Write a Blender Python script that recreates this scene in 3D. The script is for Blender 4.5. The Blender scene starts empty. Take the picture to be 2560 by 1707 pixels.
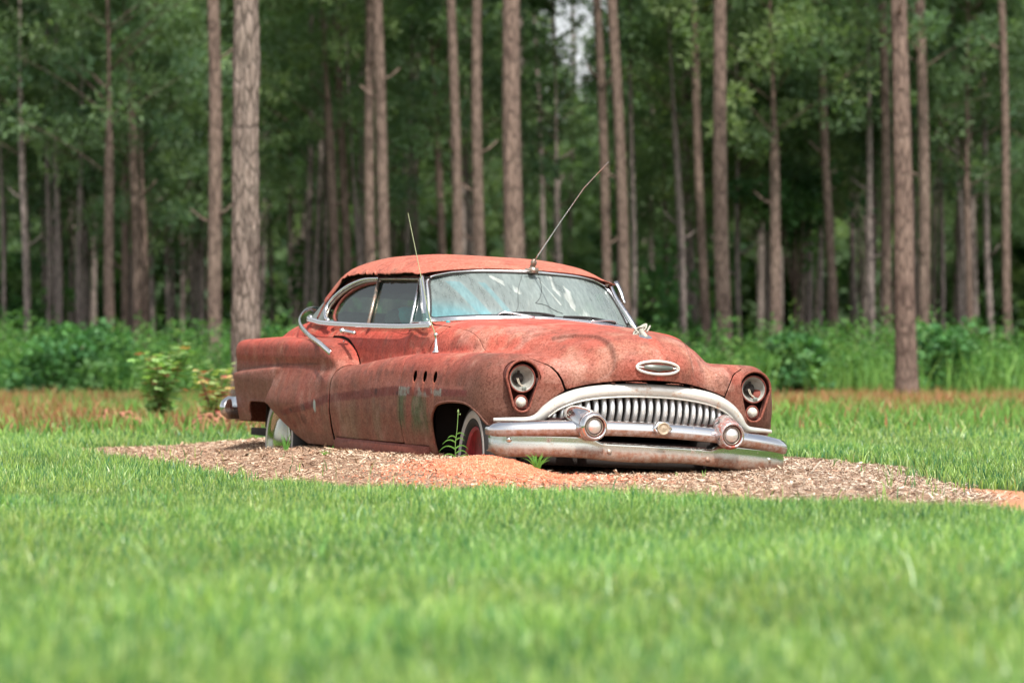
import bpy, math, random
import numpy as np
from mathutils import Matrix, Vector
R_ = math.radians
random.seed(7); rng = np.random.default_rng(7)
scene = bpy.context.scene
COL = scene.collection

# ---------------------------------------------------------------- camera, sky, sun, exposure
CAM_H = 0.65
cd = bpy.data.cameras.new('camera'); cam = bpy.data.objects.new('camera', cd); COL.objects.link(cam)
cd.sensor_width = 36; cd.lens = 135; cd.clip_start = 0.5; cd.clip_end = 2000
cam.location = (0, 0, CAM_H); cam.rotation_euler = (R_(90.385), 0, 0)
cd.dof.use_dof = True; cd.dof.focus_distance = 21.8; cd.dof.aperture_fstop = 3.2
scene.camera = cam
SUN = Vector((0.14, -0.46, 0.90)).normalized()
w = bpy.data.worlds.new('World'); scene.world = w; w.use_nodes = True
nt = w.node_tree; bg = nt.nodes['Background']
sky = nt.nodes.new('ShaderNodeTexSky'); sky.sky_type = 'NISHITA'; sky.sun_disc = False
sky.sun_elevation = math.asin(SUN.z); sky.sun_rotation = math.atan2(SUN.x, SUN.y)
sky.air_density = 1.0; sky.dust_density = 3.0; sky.ozone_density = 1.0
bw = nt.nodes.new('ShaderNodeRGBToBW'); nt.links.new(sky.outputs[0], bw.inputs[0])     # thin high cloud: the blue is mostly washed out
wc = nt.nodes.new('ShaderNodeTexCoord'); wn = nt.nodes.new('ShaderNodeTexNoise'); wn.inputs['Scale'].default_value = 3.0; wn.inputs['Detail'].default_value = 5
nt.links.new(wc.outputs['Generated'], wn.inputs['Vector'])
wr_ = nt.nodes.new('ShaderNodeMapRange'); wr_.inputs[1].default_value = .35; wr_.inputs[2].default_value = .65; wr_.inputs[3].default_value = .45; wr_.inputs[4].default_value = .95; nt.links.new(wn.outputs['Fac'], wr_.inputs[0])
wg = nt.nodes.new('ShaderNodeMath'); wg.operation = 'MULTIPLY'; wg.inputs[1].default_value = 1.6; nt.links.new(bw.outputs[0], wg.inputs[0])
wm = nt.nodes.new('ShaderNodeMix'); wm.data_type = 'RGBA'; nt.links.new(wr_.outputs[0], wm.inputs[0]); nt.links.new(sky.outputs[0], wm.inputs[6]); nt.links.new(wg.outputs[0], wm.inputs[7]); nt.links.new(wm.outputs[2], bg.inputs[0]); bg.inputs[1].default_value = 0.15
ld = bpy.data.lights.new('sun', 'SUN'); ld.energy = 4.2; ld.angle = R_(0.6); ld.color = (1.0, 0.95, 0.87)
sun = bpy.data.objects.new('sun', ld); COL.objects.link(sun)
sun.rotation_euler = SUN.to_track_quat('Z', 'Y').to_euler()
scene.view_settings.view_transform = 'Standard'; scene.view_settings.look = 'None'
scene.view_settings.exposure = 0.47; scene.view_settings.gamma = 1
scene.cycles.max_bounces = 8; scene.cycles.transparent_max_bounces = 16
scene.cycles.use_denoising = True

# ---------------------------------------------------------------- numpy noise / curves
def _h(i, j, k, s):
    n = (i * 374761393 + j * 668265263 + k * 2147483647 + s * 1274126177) & 0xffffffff
    n = ((n ^ (n >> 13)) * 1274126177) & 0xffffffff
    return ((n ^ (n >> 16)) & 0xffff) / 65535.0
def vnoise(x, y, z=0.0, s=1):
    x, y, z = np.broadcast_arrays(np.asarray(x, float), y, z)
    xi = np.floor(x).astype(np.int64); yi = np.floor(y).astype(np.int64); zi = np.floor(z).astype(np.int64)
    f = [x - xi, y - yi, z - zi]; f = [t * t * (3 - 2 * t) for t in f]
    r = 0
    for a in (0, 1):
        for b in (0, 1):
            for c in (0, 1):
                wgt = (f[0] if a else 1 - f[0]) * (f[1] if b else 1 - f[1]) * (f[2] if c else 1 - f[2])
                r = r + wgt * _h(xi + a, yi + b, zi + c, s)
    return r
def fbm(x, y, z=0.0, s=1, o=4):
    r = 0; a = .5; t = 0
    for k in range(o):
        r = r + a * vnoise(np.asarray(x) * 2 ** k, np.asarray(y) * 2 ** k, np.asarray(z) * 2 ** k, s + k); t += a; a *= .5
    return r / t
def sst(x, a, b):
    t = np.clip((np.asarray(x, float) - a) / (b - a), 0, 1); return t * t * (3 - 2 * t)
def curve(pts):
    p = sorted(pts); X = np.array([q[0] for q in p], float); Y = np.array([q[1] for q in p], float)
    d = np.diff(Y) / np.diff(X); m = np.zeros(len(X)); m[0] = d[0]; m[-1] = d[-1]
    for i in range(1, len(X) - 1):
        m[i] = 0 if d[i - 1] * d[i] <= 0 else 2 * d[i - 1] * d[i] / (d[i - 1] + d[i])
    def f(x):
        x = np.clip(np.asarray(x, float), X[0], X[-1]); i = np.clip(np.searchsorted(X, x) - 1, 0, len(X) - 2)
        h = X[i + 1] - X[i]; t = (x - X[i]) / h
        return ((2 * t**3 - 3 * t**2 + 1) * Y[i] + (t**3 - 2 * t**2 + t) * h * m[i] + (-2 * t**3 + 3 * t**2) * Y[i + 1] + (t**3 - t**2) * h * m[i + 1])
    return f
def smax(a, b, k):
    h = np.clip(.5 + .5 * (a - b) / k, 0, 1); return b + (a - b) * h + k * h * (1 - h)
def smin(a, b, k): return -smax(-a, -b, k)

# ---------------------------------------------------------------- object helpers
def make_mesh(name, V, F, mat=None, smooth=True, col=None):
    me = bpy.data.meshes.new(name)
    V = np.asarray(V, np.float32).reshape(-1, 3)
    if isinstance(F, np.ndarray):
        n = F.shape[1]; lt = np.full(len(F), n, np.int32); li = F.astype(np.int32).ravel()
    else:
        lt = np.array([len(f) for f in F], np.int32); li = np.array([i for f in F for i in f], np.int32)
    me.vertices.add(len(V)); me.vertices.foreach_set('co', V.ravel())
    me.loops.add(len(li)); me.loops.foreach_set('vertex_index', li)
    me.polygons.add(len(lt)); ls = np.concatenate([[0], np.cumsum(lt)[:-1]]).astype(np.int32)
    me.polygons.foreach_set('loop_start', ls); me.polygons.foreach_set('loop_total', lt)
    if smooth: me.polygons.foreach_set('use_smooth', np.ones(len(lt), bool))
    me.update(calc_edges=True); me.validate()
    if col is not None:
        c = np.ones((len(V), 4), np.float32); c[:, :3] = col
        at = me.color_attributes.new('col', 'FLOAT_COLOR', 'POINT'); at.data.foreach_set('color', c.ravel())
    if mat: me.materials.append(mat)
    return me
def link(name, me, parent=None, loc=None):
    o = bpy.data.objects.new(name, me); COL.objects.link(o)
    if parent is not None: o.parent = parent
    if loc is not None: o.location = loc
    return o
def obj(name, V, F, mat, parent=None, smooth=True, col=None, label=None):
    o = link(name, make_mesh(name, V, F, mat, smooth, col), parent)
    if label: o['label'] = label
    return o
def tag(o, label=None, cat=None, group=None, kind=None):
    if label: o['label'] = label
    if cat: o['category'] = cat
    if group: o['group'] = group
    if kind: o['kind'] = kind
    return o
def empty(name, label, cat, loc=(0, 0, 0), group=None):
    o = bpy.data.objects.new(name, None); COL.objects.link(o); o.location = loc; o.empty_display_size = .1
    return tag(o, label, cat, group)
def join(parts):
    V = []; F = []; n = 0
    for v, f in parts:
        v = np.asarray(v, float); V.append(v); F += [[i + n for i in q] for q in (f.tolist() if isinstance(f, np.ndarray) else f)]; n += len(v)
    return np.concatenate(V), F
def frames(P, closed=False, up=None):
    P = np.asarray(P, float); n = len(P)
    T = (np.roll(P, -1, 0) - np.roll(P, 1, 0)) if closed else np.gradient(P, axis=0)
    T /= np.linalg.norm(T, axis=1)[:, None] + 1e-12
    if up is not None:
        U = np.tile(np.asarray(up, float), (n, 1)) if np.ndim(up) == 1 else np.asarray(up, float)
        S = np.cross(T, U); S /= np.linalg.norm(S, axis=1)[:, None] + 1e-12
        return T, S, np.cross(S, T)
    a = np.array([0, 0, 1.]) if abs(T[0][2]) < .9 else np.array([1., 0, 0])
    s = np.cross(T[0], a); s /= np.linalg.norm(s); S = [s]
    for i in range(1, n):
        s = S[-1] - T[i] * np.dot(S[-1], T[i]); s /= np.linalg.norm(s) + 1e-12; S.append(s)
    S = np.array(S); return T, S, np.cross(S, T)
def sweep(P, prof, closed=False, up=None, scale=None, cap=True):
    """prof: list of (side, up) points, swept along P"""
    P = np.asarray(P, float); T, S, U = frames(P, closed, up); m = len(prof); n = len(P)
    sc = np.ones(n) if scale is None else np.asarray(scale)
    V = np.array([P[i] + sc[i] * (a * S[i] + b * U[i]) for i in range(n) for a, b in prof])
    F = []
    for i in range(n if closed else n - 1):
        j = (i + 1) % n
        for k in range(m):
            l = (k + 1) % m; F.append([i * m + k, i * m + l, j * m + l, j * m + k])
    if cap and not closed:
        F.append(list(range(m))[::-1]); F.append([(n - 1) * m + k for k in range(m)])
    return V, F
def circ(r, n=10, e=1.0): return [(r * math.cos(2 * math.pi * i / n), r * e * math.sin(2 * math.pi * i / n)) for i in range(n)]
def tube(P, r, n=10, closed=False, scale=None, up=None, e=1.0): return sweep(P, circ(r, n, e), closed, up, scale)
def spline(pts, n=40, closed=False):
    p = np.asarray(pts, float); m = len(p)
    if closed: q = np.concatenate([p[-1:], p, p[:2]]); segs = m
    else: q = np.concatenate([2 * p[:1] - p[1:2], p, 2 * p[-1:] - p[-2:-1]]); segs = m - 1
    t = np.linspace(0, segs, n + 1 if closed else n)
    if closed: t = t[:-1]
    i = np.minimum(t.astype(int), segs - 1); u = (t - i)[:, None]
    a, b, c, d = q[i], q[i + 1], q[i + 2], q[i + 3]
    return .5 * (2 * b + (c - a) * u + (2 * a - 5 * b + 4 * c - d) * u**2 + (3 * b - a - 3 * c + d) * u**3)
def lathe(prof, center, axis=(1, 0, 0), n=28, squash=(1, 1), cap=True):
    """prof: (along axis, radius)"""
    A = np.asarray(axis, float); A /= np.linalg.norm(A)
    b = np.cross([0, 0, 1.], A)
    if np.linalg.norm(b) < .1: b = np.array([0, 1., 0])
    b /= np.linalg.norm(b); c = np.cross(A, b); V = []
    for h, r in prof:
        for k in range(n):
            t = 2 * math.pi * k / n; V.append(np.asarray(center) + A * h + r * (math.cos(t) * b * squash[0] + math.sin(t) * c * squash[1]))
    F = []
    for i in range(len(prof) - 1):
        for k in range(n):
            l = (k + 1) % n; F.append([i * n + k, i * n + l, (i + 1) * n + l, (i + 1) * n + k])
    if cap: F.append(list(range(n))[::-1]); F.append([(len(prof) - 1) * n + k for k in range(n)])
    return np.array(V), F
def gridmesh(P):
    P = np.asarray(P, float); n, m = P.shape[:2]
    I = np.arange(n * m).reshape(n, m)
    F = np.stack([I[:-1, :-1], I[1:, :-1], I[1:, 1:], I[:-1, 1:]], -1).reshape(-1, 4)
    return P.reshape(-1, 3), F
def box(c, s):
    c = np.asarray(c, float); s = np.asarray(s, float) / 2
    V = np.array([c + s * [a, b, d] for a in (-1, 1) for b in (-1, 1) for d in (-1, 1)])
    return V, [[0, 1, 3, 2], [4, 6, 7, 5], [0, 4, 5, 1], [2, 3, 7, 6], [0, 2, 6, 4], [1, 5, 7, 3]]
def rbox(c, s, b=.02):
    c = np.asarray(c, float); s = np.asarray(s, float) / 2; V = []
    n = 16
    prof = []
    for k in range(n):
        t = 2 * math.pi * (k + .5) / n; x, y = math.cos(t), math.sin(t)
        prof.append((np.sign(x) * (s[0] - b) + x * b, np.sign(y) * (s[1] - b) + y * b))
    rows = [(-s[2], -b), (-s[2] + b * .3, -b * .3), (-s[2] + b, 0), (s[2] - b, 0), (s[2] - b * .3, -b * .3), (s[2], -b)]
    for z, e in rows:
        for x, y in prof: V.append(c + [x + np.sign(x) * e, y + np.sign(y) * e, z])
    F = []
    for i in range(len(rows) - 1):
        for k in range(n):
            l = (k + 1) % n; F.append([i * n + k, i * n + l, (i + 1) * n + l, (i + 1) * n + k])
    F.append(list(range(n))[::-1]); F.append([(len(rows) - 1) * n + k for k in range(n)])
    return np.array(V), F
def mirror(vf):
    v, f = vf; v = np.asarray(v, float).copy(); v[:, 1] *= -1
    return v, [list(q)[::-1] for q in (f.tolist() if isinstance(f, np.ndarray) else f)]
def clip(V, F, phi):
    """keep the part of the mesh where phi(vertex) < 0"""
    V = np.asarray(V, float); p = phi(V); inside = p < 0
    F = F.tolist() if isinstance(F, np.ndarray) else F
    newV = []; cache = {}; out = []
    def cut(i, j):
        k = (i, j) if i < j else (j, i)
        if k not in cache:
            t = p[i] / (p[i] - p[j]); t = min(max(t, .0), 1.); cache[k] = len(V) + len(newV); newV.append(V[i] + (V[j] - V[i]) * t)
        return cache[k]
    ins = inside.tolist()
    for f in F:
        c = sum(ins[i] for i in f)
        if c == len(f): out.append(f)
        elif c:
            g = []
            for a, b in zip(f, f[1:] + f[:1]):
                if ins[a]: g.append(a)
                if ins[a] != ins[b]: g.append(cut(a, b))
            if len(g) > 2: out.append(g)
    V2 = np.concatenate([V, np.array(newV).reshape(-1, 3)])
    used = np.zeros(len(V2), bool); used[np.fromiter((i for f in out for i in f), int)] = True
    idx = np.cumsum(used) - 1
    return V2[used], [[int(idx[i]) for i in f] for f in out]
def polydist(P, x, y):
    """signed distance to closed polygon, negative inside"""
    P = np.asarray(P, float); d = np.full(np.shape(x), 1e9); ins = np.zeros(np.shape(x), bool)
    for (ax, ay), (bx, by) in zip(P, np.roll(P, -1, 0)):
        ex, ey = bx - ax, by - ay; t = np.clip(((x - ax) * ex + (y - ay) * ey) / (ex * ex + ey * ey + 1e-12), 0, 1)
        d = np.minimum(d, np.hypot(x - ax - t * ex, y - ay - t * ey))
        c = ((ay > y) != (by > y)) & (x < ex * (y - ay) / (ey + 1e-12) + ax); ins ^= c
    return np.where(ins, -d, d)

# ---------------------------------------------------------------- materials
class NB:
    def __init__(s, name):
        s.m = bpy.data.materials.new(name); s.m.use_nodes = True; s.t = s.m.node_tree; s.b = s.t.nodes['Principled BSDF']; s.out = s.t.nodes['Material Output']
    def n(s, t, **k):
        q = s.t.nodes.new(t)
        for a, b in k.items():
            if a.startswith('i_'):
                key = a[2:]; key = int(key) if key.isdigit() else key.replace('_', ' ')
                if isinstance(b, bpy.types.NodeSocket): s.t.links.new(b, q.inputs[key])
                else: q.inputs[key].default_value = b
            else: setattr(q, a, b)
        return q
    def set(s, **k):
        for a, b in k.items():
            i = s.b.inputs[a.replace('_', ' ')]
            if isinstance(b, bpy.types.NodeSocket): s.t.links.new(b, i)
            else: i.default_value = b
        return s
    def co(s): return s.n('ShaderNodeTexCoord').outputs['Object']
    def noise(s, scale, detail=4, rough=.6, vec=None, dist=0.0):
        q = s.n('ShaderNodeTexNoise'); q.inputs['Scale'].default_value = scale; q.inputs['Detail'].default_value = detail; q.inputs['Roughness'].default_value = rough; q.inputs['Distortion'].default_value = dist
        s.t.links.new(vec or s.co(), q.inputs['Vector']); return q.outputs['Fac']
    def stretch(s, sc, vec=None):
        q = s.n('ShaderNodeMapping'); q.inputs['Scale'].default_value = sc; s.t.links.new(vec or s.co(), q.inputs['Vector']); return q.outputs[0]
    def ramp(s, fac, stops):
        q = s.n('ShaderNodeValToRGB'); e = q.color_ramp.elements
        while len(e) < len(stops): e.new(.5)
        for el, (p, c) in zip(e, stops): el.position = p; el.color = (*c, 1) if len(c) == 3 else c
        s.t.links.new(fac, q.inputs[0]); return q.outputs[0]
    def mix(s, f, a, b, mode='MIX'):
        q = s.n('ShaderNodeMix', data_type='RGBA', blend_type=mode)
        for i, v in ((0, f), (6, a), (7, b)):
            if isinstance(v, bpy.types.NodeSocket): s.t.links.new(v, q.inputs[i])
            else: q.inputs[i].default_value = v if i == 0 else (*v, 1)
        return q.outputs[2]
    def attr(s, name='col'): return s.n('ShaderNodeAttribute', attribute_name=name).outputs['Color']
    def bump(s, h, strength=.3, dist=.01):
        q = s.n('ShaderNodeBump'); q.inputs['Strength'].default_value = strength; q.inputs['Distance'].default_value = dist; s.t.links.new(h, q.inputs['Height'])
        s.t.links.new(q.outputs[0], s.b.inputs['Normal']); return s
g3 = lambda v: (v, v, v)
def simple(name, c, rough=.6, metal=0.0, var=.25, scale=20, bump=.1):
    b = NB(name); f = b.noise(scale, 5)
    b.set(Base_Color=b.mix(1.0, c, b.ramp(f, [(.3, g3(1 - var)), (.7, g3(1 + 0 * var))]), 'MULTIPLY'), Roughness=rough, Metallic=metal)
    if bump: b.bump(f, bump, .01)
    return b.m
# weathered paint: colour comes from the vertex paint layer, fine rust grain on top
b = NB('weathered_paint'); c = b.attr()
g = b.ramp(b.noise(80, 6, .75), [(.34, (.46, .42, .42)), (.5, g3(.98)), (.66, (1.22, 1.45, 1.6))])
blot = b.ramp(b.noise(11, 7, .72), [(.32, (.80, .76, .74)), (.50, g3(1)), (.68, (1.03, 1.08, 1.1))]); c = b.mix(1, c, blot, 'MULTIPLY')
streak = b.ramp(b.noise(6, 5, .6, b.stretch((6, 6, .6))), [(.35, (.92, .89, .89)), (.6, g3(1.0)), (.75, (1.06, 1.1, 1.08))])
c = b.mix(1, b.mix(1, c, g, 'MULTIPLY'), streak, 'MULTIPLY')
spots = b.ramp(b.noise(34, 5, .62), [(.63, g3(0)), (.67, g3(1))])
c = b.mix(b.n('ShaderNodeMath', operation='MULTIPLY', i_0=spots, i_1=.65).outputs[0], c, (.10, .028, .018))
b.set(Base_Color=c, Roughness=b.ramp(b.noise(14, 4), [(.3, g3(.52)), (.7, g3(.78))])); b.b.inputs['Specular IOR Level'].default_value = .22
b.bump(b.noise(120, 5, .7), .16, .004); M_PAINT = b.m
def chrome_mat(name, base=(.62, .62, .62), rust=.5, low_z=None, rough=.14, lc=(.30, .16, .09), metal=1.0, bow=0.0):
    b = NB(name); f = b.noise(9, 7, .72); f2 = b.noise(60, 4, .7)
    m = b.ramp(f, [(rust, g3(0)), (rust + .14, g3(1))])
    pit = b.ramp(f2, [(.62, g3(0)), (.68, g3(1))])
    m = b.mix(1, m, b.ramp(f2, [(.35, g3(.2)), (.6, g3(1))]), 'MULTIPLY')
    m = b.mix(.5, m, pit, 'ADD') if rust < .9 else m
    if low_z is not None:   # lower part browned: grime and rust film, on the front bar a painted reflection
        sp_ = b.n('ShaderNodeSeparateXYZ', i_0=b.co()); y2 = b.n('ShaderNodeMath', operation='MULTIPLY', i_0=sp_.outputs[1], i_1=sp_.outputs[1]).outputs[0]
        z = b.n('ShaderNodeMath', operation='MULTIPLY_ADD', i_0=y2, i_1=bow, i_2=sp_.outputs[2]).outputs[0]
        mr = b.n('ShaderNodeMapRange', i_0=z, i_1=low_z[1], i_2=low_z[0], i_3=0.0, i_4=1.0).outputs[0]
        nn = b.ramp(b.noise(25, 5, .7), [(.30, g3(.55)), (.6, g3(1))])
        m = b.mix(1, m, b.mix(1, nn, mr, 'MULTIPLY'), 'ADD')
    mbw = b.n('ShaderNodeRGBToBW', i_0=m).outputs[0]; mc = b.n('ShaderNodeClamp', i_0=mbw).outputs[0]
    b.set(Base_Color=b.mix(mc, base, b.ramp(f2, [(.35, (lc[0] * .7, lc[1] * .6, lc[2] * .6)), (.6, lc)])),
          Metallic=b.n('ShaderNodeMapRange', i_0=mc, i_3=metal, i_4=.2).outputs[0],
          Roughness=b.n('ShaderNodeMapRange', i_0=mc, i_3=rough, i_4=.55).outputs[0])
    b.bump(f2, .06, .004); return b.m
M_CHROME = chrome_mat('pitted_chrome', rust=.60)
M_BUMPER = chrome_mat('reflection_tinted_bumper_chrome', (.78, .78, .78), .66, (.557, .566), .10, (.30, .15, .095), 1.0, .062)  # brown reflection of the lower face is painted into the colour
M_VALANCE = chrome_mat('rusty_valance_chrome', (.62, .64, .58), .60, (.43, .47), .16, (.27, .135, .085), 1.0, .03)
M_TRIM = chrome_mat('bright_trim', (.80, .80, .81), .66, None, .22)
M_SURR = chrome_mat('stained_grille_surround', (.74, .72, .67), .56, None, .38, (.52, .30, .16), .45)
M_TEETH = chrome_mat('grille_teeth_chrome', (.86, .86, .85), .64, None, .30, (.4, .25, .16), .75)
M_RUST = simple('red_rust', (.25, .058, .038), .8, 0, .55, 45, .4)
M_DARK = simple('dark_underside', (.018, .012, .010), .9, 0, .4, 12)
M_BLACKRED = simple('grille_cavity', (.045, .012, .009), .9, 0, .4, 12)
M_RUBBER = simple('old_rubber', (.022, .020, .019), .8, 0, .3, 30, .2)
M_WHITEWALL = simple('whitewall_rubber', (.48, .45, .42), .6, 0, .25, 18)
M_REDHUB = simple('red_painted_wheel', (.42, .022, .030), .55, 0, .75, 14, .2)
M_HUBCAP = chrome_mat('hubcap', (.40, .39, .30), .60, None, .12)
M_LAMPBOWL = simple('lamp_bowl', (.42, .41, .37), .5, .2, .45, 26)
M_WHITELENS = simple('cloudy_lens', (.62, .60, .52), .35, 0, .2, 40)
M_WIRE = simple('cloth_wire', (.50, .45, .36), .8)
M_TURQ = simple('turquoise_vinyl', (.05, .42, .46), .55, 0, .5, 5)
M_SEAT = simple('torn_seat', (.05, .06, .055), .8, 0, .7, 9, .4)
M_DASH = simple('dusty_dash', (.16, .22, .22), .7, 0, .4, 9)
M_GREYMETAL = simple('bare_grey_metal', (.25, .28, .25), .45, .5, .4, 9)
M_RUSTTRIM = chrome_mat('rusty_window_frame', (.40, .36, .30), .46, None, .4, (.24, .10, .07))
def glass_mat(name, tint=(.75, .86, .83), dustc=(.33, .36, .35), dust=.32, use_attr=False, rough=.04):
    b = NB(name); t = b.t; t.nodes.remove(b.b)
    tr = b.n('ShaderNodeBsdfTransparent'); tr.inputs[0].default_value = (*tint, 1)
    gl = b.n('ShaderNodeBsdfGlossy'); gl.inputs['Roughness'].default_value = rough
    df = b.n('ShaderNodeBsdfDiffuse')
    streak = b.noise(5, 5, .65, b.stretch((3, 9, 1.2)))
    if use_attr:
        ca = b.attr(); sep = b.n('ShaderNodeSeparateColor', i_0=ca)
        dcol = b.mix(sep.outputs[1], dustc, (.56, .59, .55)); dcol = b.mix(sep.outputs[2], dcol, (.03, .34, .42))
        t.links.new(dcol, df.inputs[0]); fac = b.n('ShaderNodeMath', operation='MULTIPLY', i_0=sep.outputs[0], i_1=b.n('ShaderNodeMapRange', i_0=streak, i_1=.3, i_2=.7, i_3=.75, i_4=1.15).outputs[0]).outputs[0]
    else:
        df.inputs[0].default_value = (*dustc, 1); fac = b.n('ShaderNodeMapRange', i_0=streak, i_1=.3, i_2=.7, i_3=dust * .6, i_4=dust * 1.3).outputs[0]
    m1 = b.n('ShaderNodeMixShader'); t.links.new(fac, m1.inputs[0]); t.links.new(tr.outputs[0], m1.inputs[1]); t.links.new(df.outputs[0], m1.inputs[2])
    lw = b.n('ShaderNodeLayerWeight', i_0=.5); pw = b.n('ShaderNodeMath', operation='POWER', i_0=lw.outputs['Facing'], i_1=3.0); fr = b.n('ShaderNodeMath', operation='MULTIPLY_ADD', i_0=pw.outputs[0], i_1=.34, i_2=.045); m2 = b.n('ShaderNodeMixShader')
    t.links.new(fr.outputs[0], m2.inputs[0]); t.links.new(m1.outputs[0], m2.inputs[1]); t.links.new(gl.outputs[0], m2.inputs[2])
    t.links.new(m2.outputs[0], b.out.inputs[0]); return b.m
M_GLASS = glass_mat('dusty_side_glass', (.55, .76, .68), (.085, .15, .13), .12, False, .05)
M_WIND = glass_mat('dusty_windshield_glass', (.58, .72, .70), (.27, .325, .315), .5, True, .16)
# vegetation
def leaf_mat(name, trans=.35, gloss=.25, tintvar=.25, use_rand=False, rough=.45):
    b = NB(name); t = b.t; c = b.attr()
    if use_rand:
        r = b.n('ShaderNodeObjectInfo').outputs['Random']
        c = b.mix(1, c, b.ramp(r, [(0, (.85, .88, .86)), (.5, g3(1.06)), (1, (1.25, 1.15, .95))]), 'MULTIPLY')
    b.set(Base_Color=c, Roughness=rough); b.b.inputs['Specular IOR Level'].default_value = gloss
    tl = b.n('ShaderNodeBsdfTranslucent'); t.links.new(b.mix(1, c, (1.2, 1.35, .6), 'MULTIPLY'), tl.inputs[0])
    mx = b.n('ShaderNodeMixShader'); mx.inputs[0].default_value = trans
    t.links.new(b.b.outputs[0], mx.inputs[1]); t.links.new(tl.outputs[0], mx.inputs[2]); t.links.new(mx.outputs[0], b.out.inputs[0]); return b.m
M_GRASS = leaf_mat('grass_blade', .36, .6, rough=.36)
M_LEAF = leaf_mat('needle_foliage', .46, .2, use_rand=True)
M_WEED = leaf_mat('weed_leaf', .35, .2)
def bark_mat(name, c1, c2, s=1.0):
    b = NB(name); v = b.stretch((9 * s, 9 * s, 2.2 * s))
    vo = b.n('ShaderNodeTexVoronoi', feature='DISTANCE_TO_EDGE'); t = b.t; t.links.new(v, vo.inputs['Vector']); vo.inputs['Scale'].default_value = 1.4
    n1 = b.noise(3, 6, .7, v, .6); e = b.ramp(vo.outputs['Distance'], [(.02, g3(.45)), (.16, g3(1))])
    c = b.mix(1, b.ramp(n1, [(.3, c1), (.7, c2)]), e, 'MULTIPLY')
    big = b.ramp(b.noise(.8, 3, .5), [(.35, (.75, .72, .74)), (.65, g3(1.05))]); c = b.mix(1, c, big, 'MULTIPLY')
    b.set(Base_Color=c, Roughness=.9); b.b.inputs['Specular IOR Level'].default_value = .1
    b.bump(b.mix(.5, e, n1), .9, .03); return b.m
M_BARK = bark_mat('pine_bark', (.145, .102, .082), (.315, .235, .190))
M_BARK_DEEP = bark_mat('brightened_bark', (.26, .21, .19), (.46, .39, .35))  # brighter copy of the pine bark, light painted in for shaded trunks
M_BARK_NEAR = bark_mat('pale_pine_bark', (.15, .112, .092), (.41, .335, .285), 1.1)
# ================================================================ GROUND
MPOLY = [(-3.45, 30.0), (-3.1, 28.6), (-2.34, 25.5), (-1.34, 20.3), (-.55, 18.8), (-.04, 18.3), (.77, 17.7), (1.45, 17.1), (1.95, 16.9), (2.30, 18.3), (2.45, 19.8), (2.35, 21.4), (2.6, 24.5), (1.9, 27.5), (.2, 29.3), (-1.6, 29.4), (-2.7, 30.0), (-3.2, 30.2)]
DPOLY = [(1.6, 17.0), (2.1, 15.9), (4.6, 14.9), (6.5, 15.4), (6.0, 18.3), (4.2, 18.7), (2.9, 19.4), (2.45, 20.8), (2.1, 20.0)]
def mdist(x, y):
    w_ = (fbm(x * 1.7, y * 1.1, 0, 91, 3) - .5) * .5
    return -polydist(MPOLY, x, y) + w_
def ground_h(x, y):
    x = np.asarray(x, float); y = np.asarray(y, float)
    d = mdist(x, y)
    A = .068 + .068 * (1 - sst(x, -.45, .30)) + .038 * np.exp(-((x - 1.9) / .5) ** 2 - ((y - 21.2) / .8) ** 2)
    A = A * (1 - .72 * sst(-x, 1.45, 3.0))
    h = A * sst(d, -.05, .85)
    h = h - .026 * np.exp(-((x - .75) / .75) ** 4 - ((y - 21.7) / .95) ** 4)
    h = h + .062 * np.exp(-np.abs((x + .07) / .24) ** 2.4 - np.abs((y - 20.60) / .40) ** 2.4)
    m = sst(d, 0, .3)
    h = h + m * (.020 * (fbm(x * 5, y * 5, 0, 17, 3) - .5) + .012 * (fbm(x * 19, y * 19, 0, 18, 2) - .5))
    h = h + .05 * (fbm(x * .25, y * .12, 0, 51, 2) - .5) * (1 - sst(np.hypot(x, y - 22), 3, 7) * 0) * sst(np.hypot(x, y - 22), 4, 9)
    return h
ax_ = np.concatenate([[-900, -500, -250, -120, -70, -45, -30, -22, -16, -12, -9, -7], np.arange(-5.4, 5.4, .045), [5.6, 6.5, 8, 10, 14, 20, 28, 40, 60, 100, 200, 450, 900]])
ay_ = np.concatenate([[-900, -300, -60, -10, 0, 4, 8, 11, 13, 15], np.arange(16.4, 33.6, .05), np.arange(34, 44, .5), np.arange(44, 100, 1.5), [105, 115, 130, 150, 180, 240, 400, 900]])
X, Y = np.meshgrid(ax_, ay_, indexing='ij'); Z = ground_h(X, Y)
x, y, z = X.ravel(), Y.ravel(), Z.ravel(); d = mdist(x, y); dd = -polydist(DPOLY, x, y) + (fbm(x * 2, y * 2, 0, 71) - .5) * .5
C3 = lambda *c: np.array(c)[None, :]
cmix = lambda A, B, f: A + (B - A) * np.clip(f, 0, 1)[:, None]
c = cmix(C3(.055, .085, .030), C3(.075, .10, .035), fbm(x, y, 0, 2))
c = cmix(c, C3(.27, .13, .075), sst(y, 38, 46) * sst(fbm(x * .25, y * .2, 0, 33), .42, .56) * (1 - sst(y, 66, 72)))
c = cmix(c, C3(.045, .035, .022), sst(y, 68, 78))
c = cmix(c, C3(.52, .25, .145), sst(dd, -.08, .10))
mul = cmix(C3(.38, .26, .18), C3(.22, .14, .095), fbm(x * 6, y * 6, 0, 44))
c = cmix(c, mul, sst(d, -.05, .06))
pile = np.exp(-np.abs((x - .02) / .42) ** 3 - np.abs((y - 20.30) / .95) ** 3) + .55 * np.exp(-((x - .35) / .5) ** 2 - ((y - 19.95) / .28) ** 2) + .5 * np.exp(-((x - 1.0) / .5) ** 2 - ((y - 19.55) / .2) ** 2)
c = cmix(c, C3(.62, .165, .085), sst(pile + .3 * (fbm(x * 7, y * 7, 0, 8) - .5), .25, .6) * (d > -.3))
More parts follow.
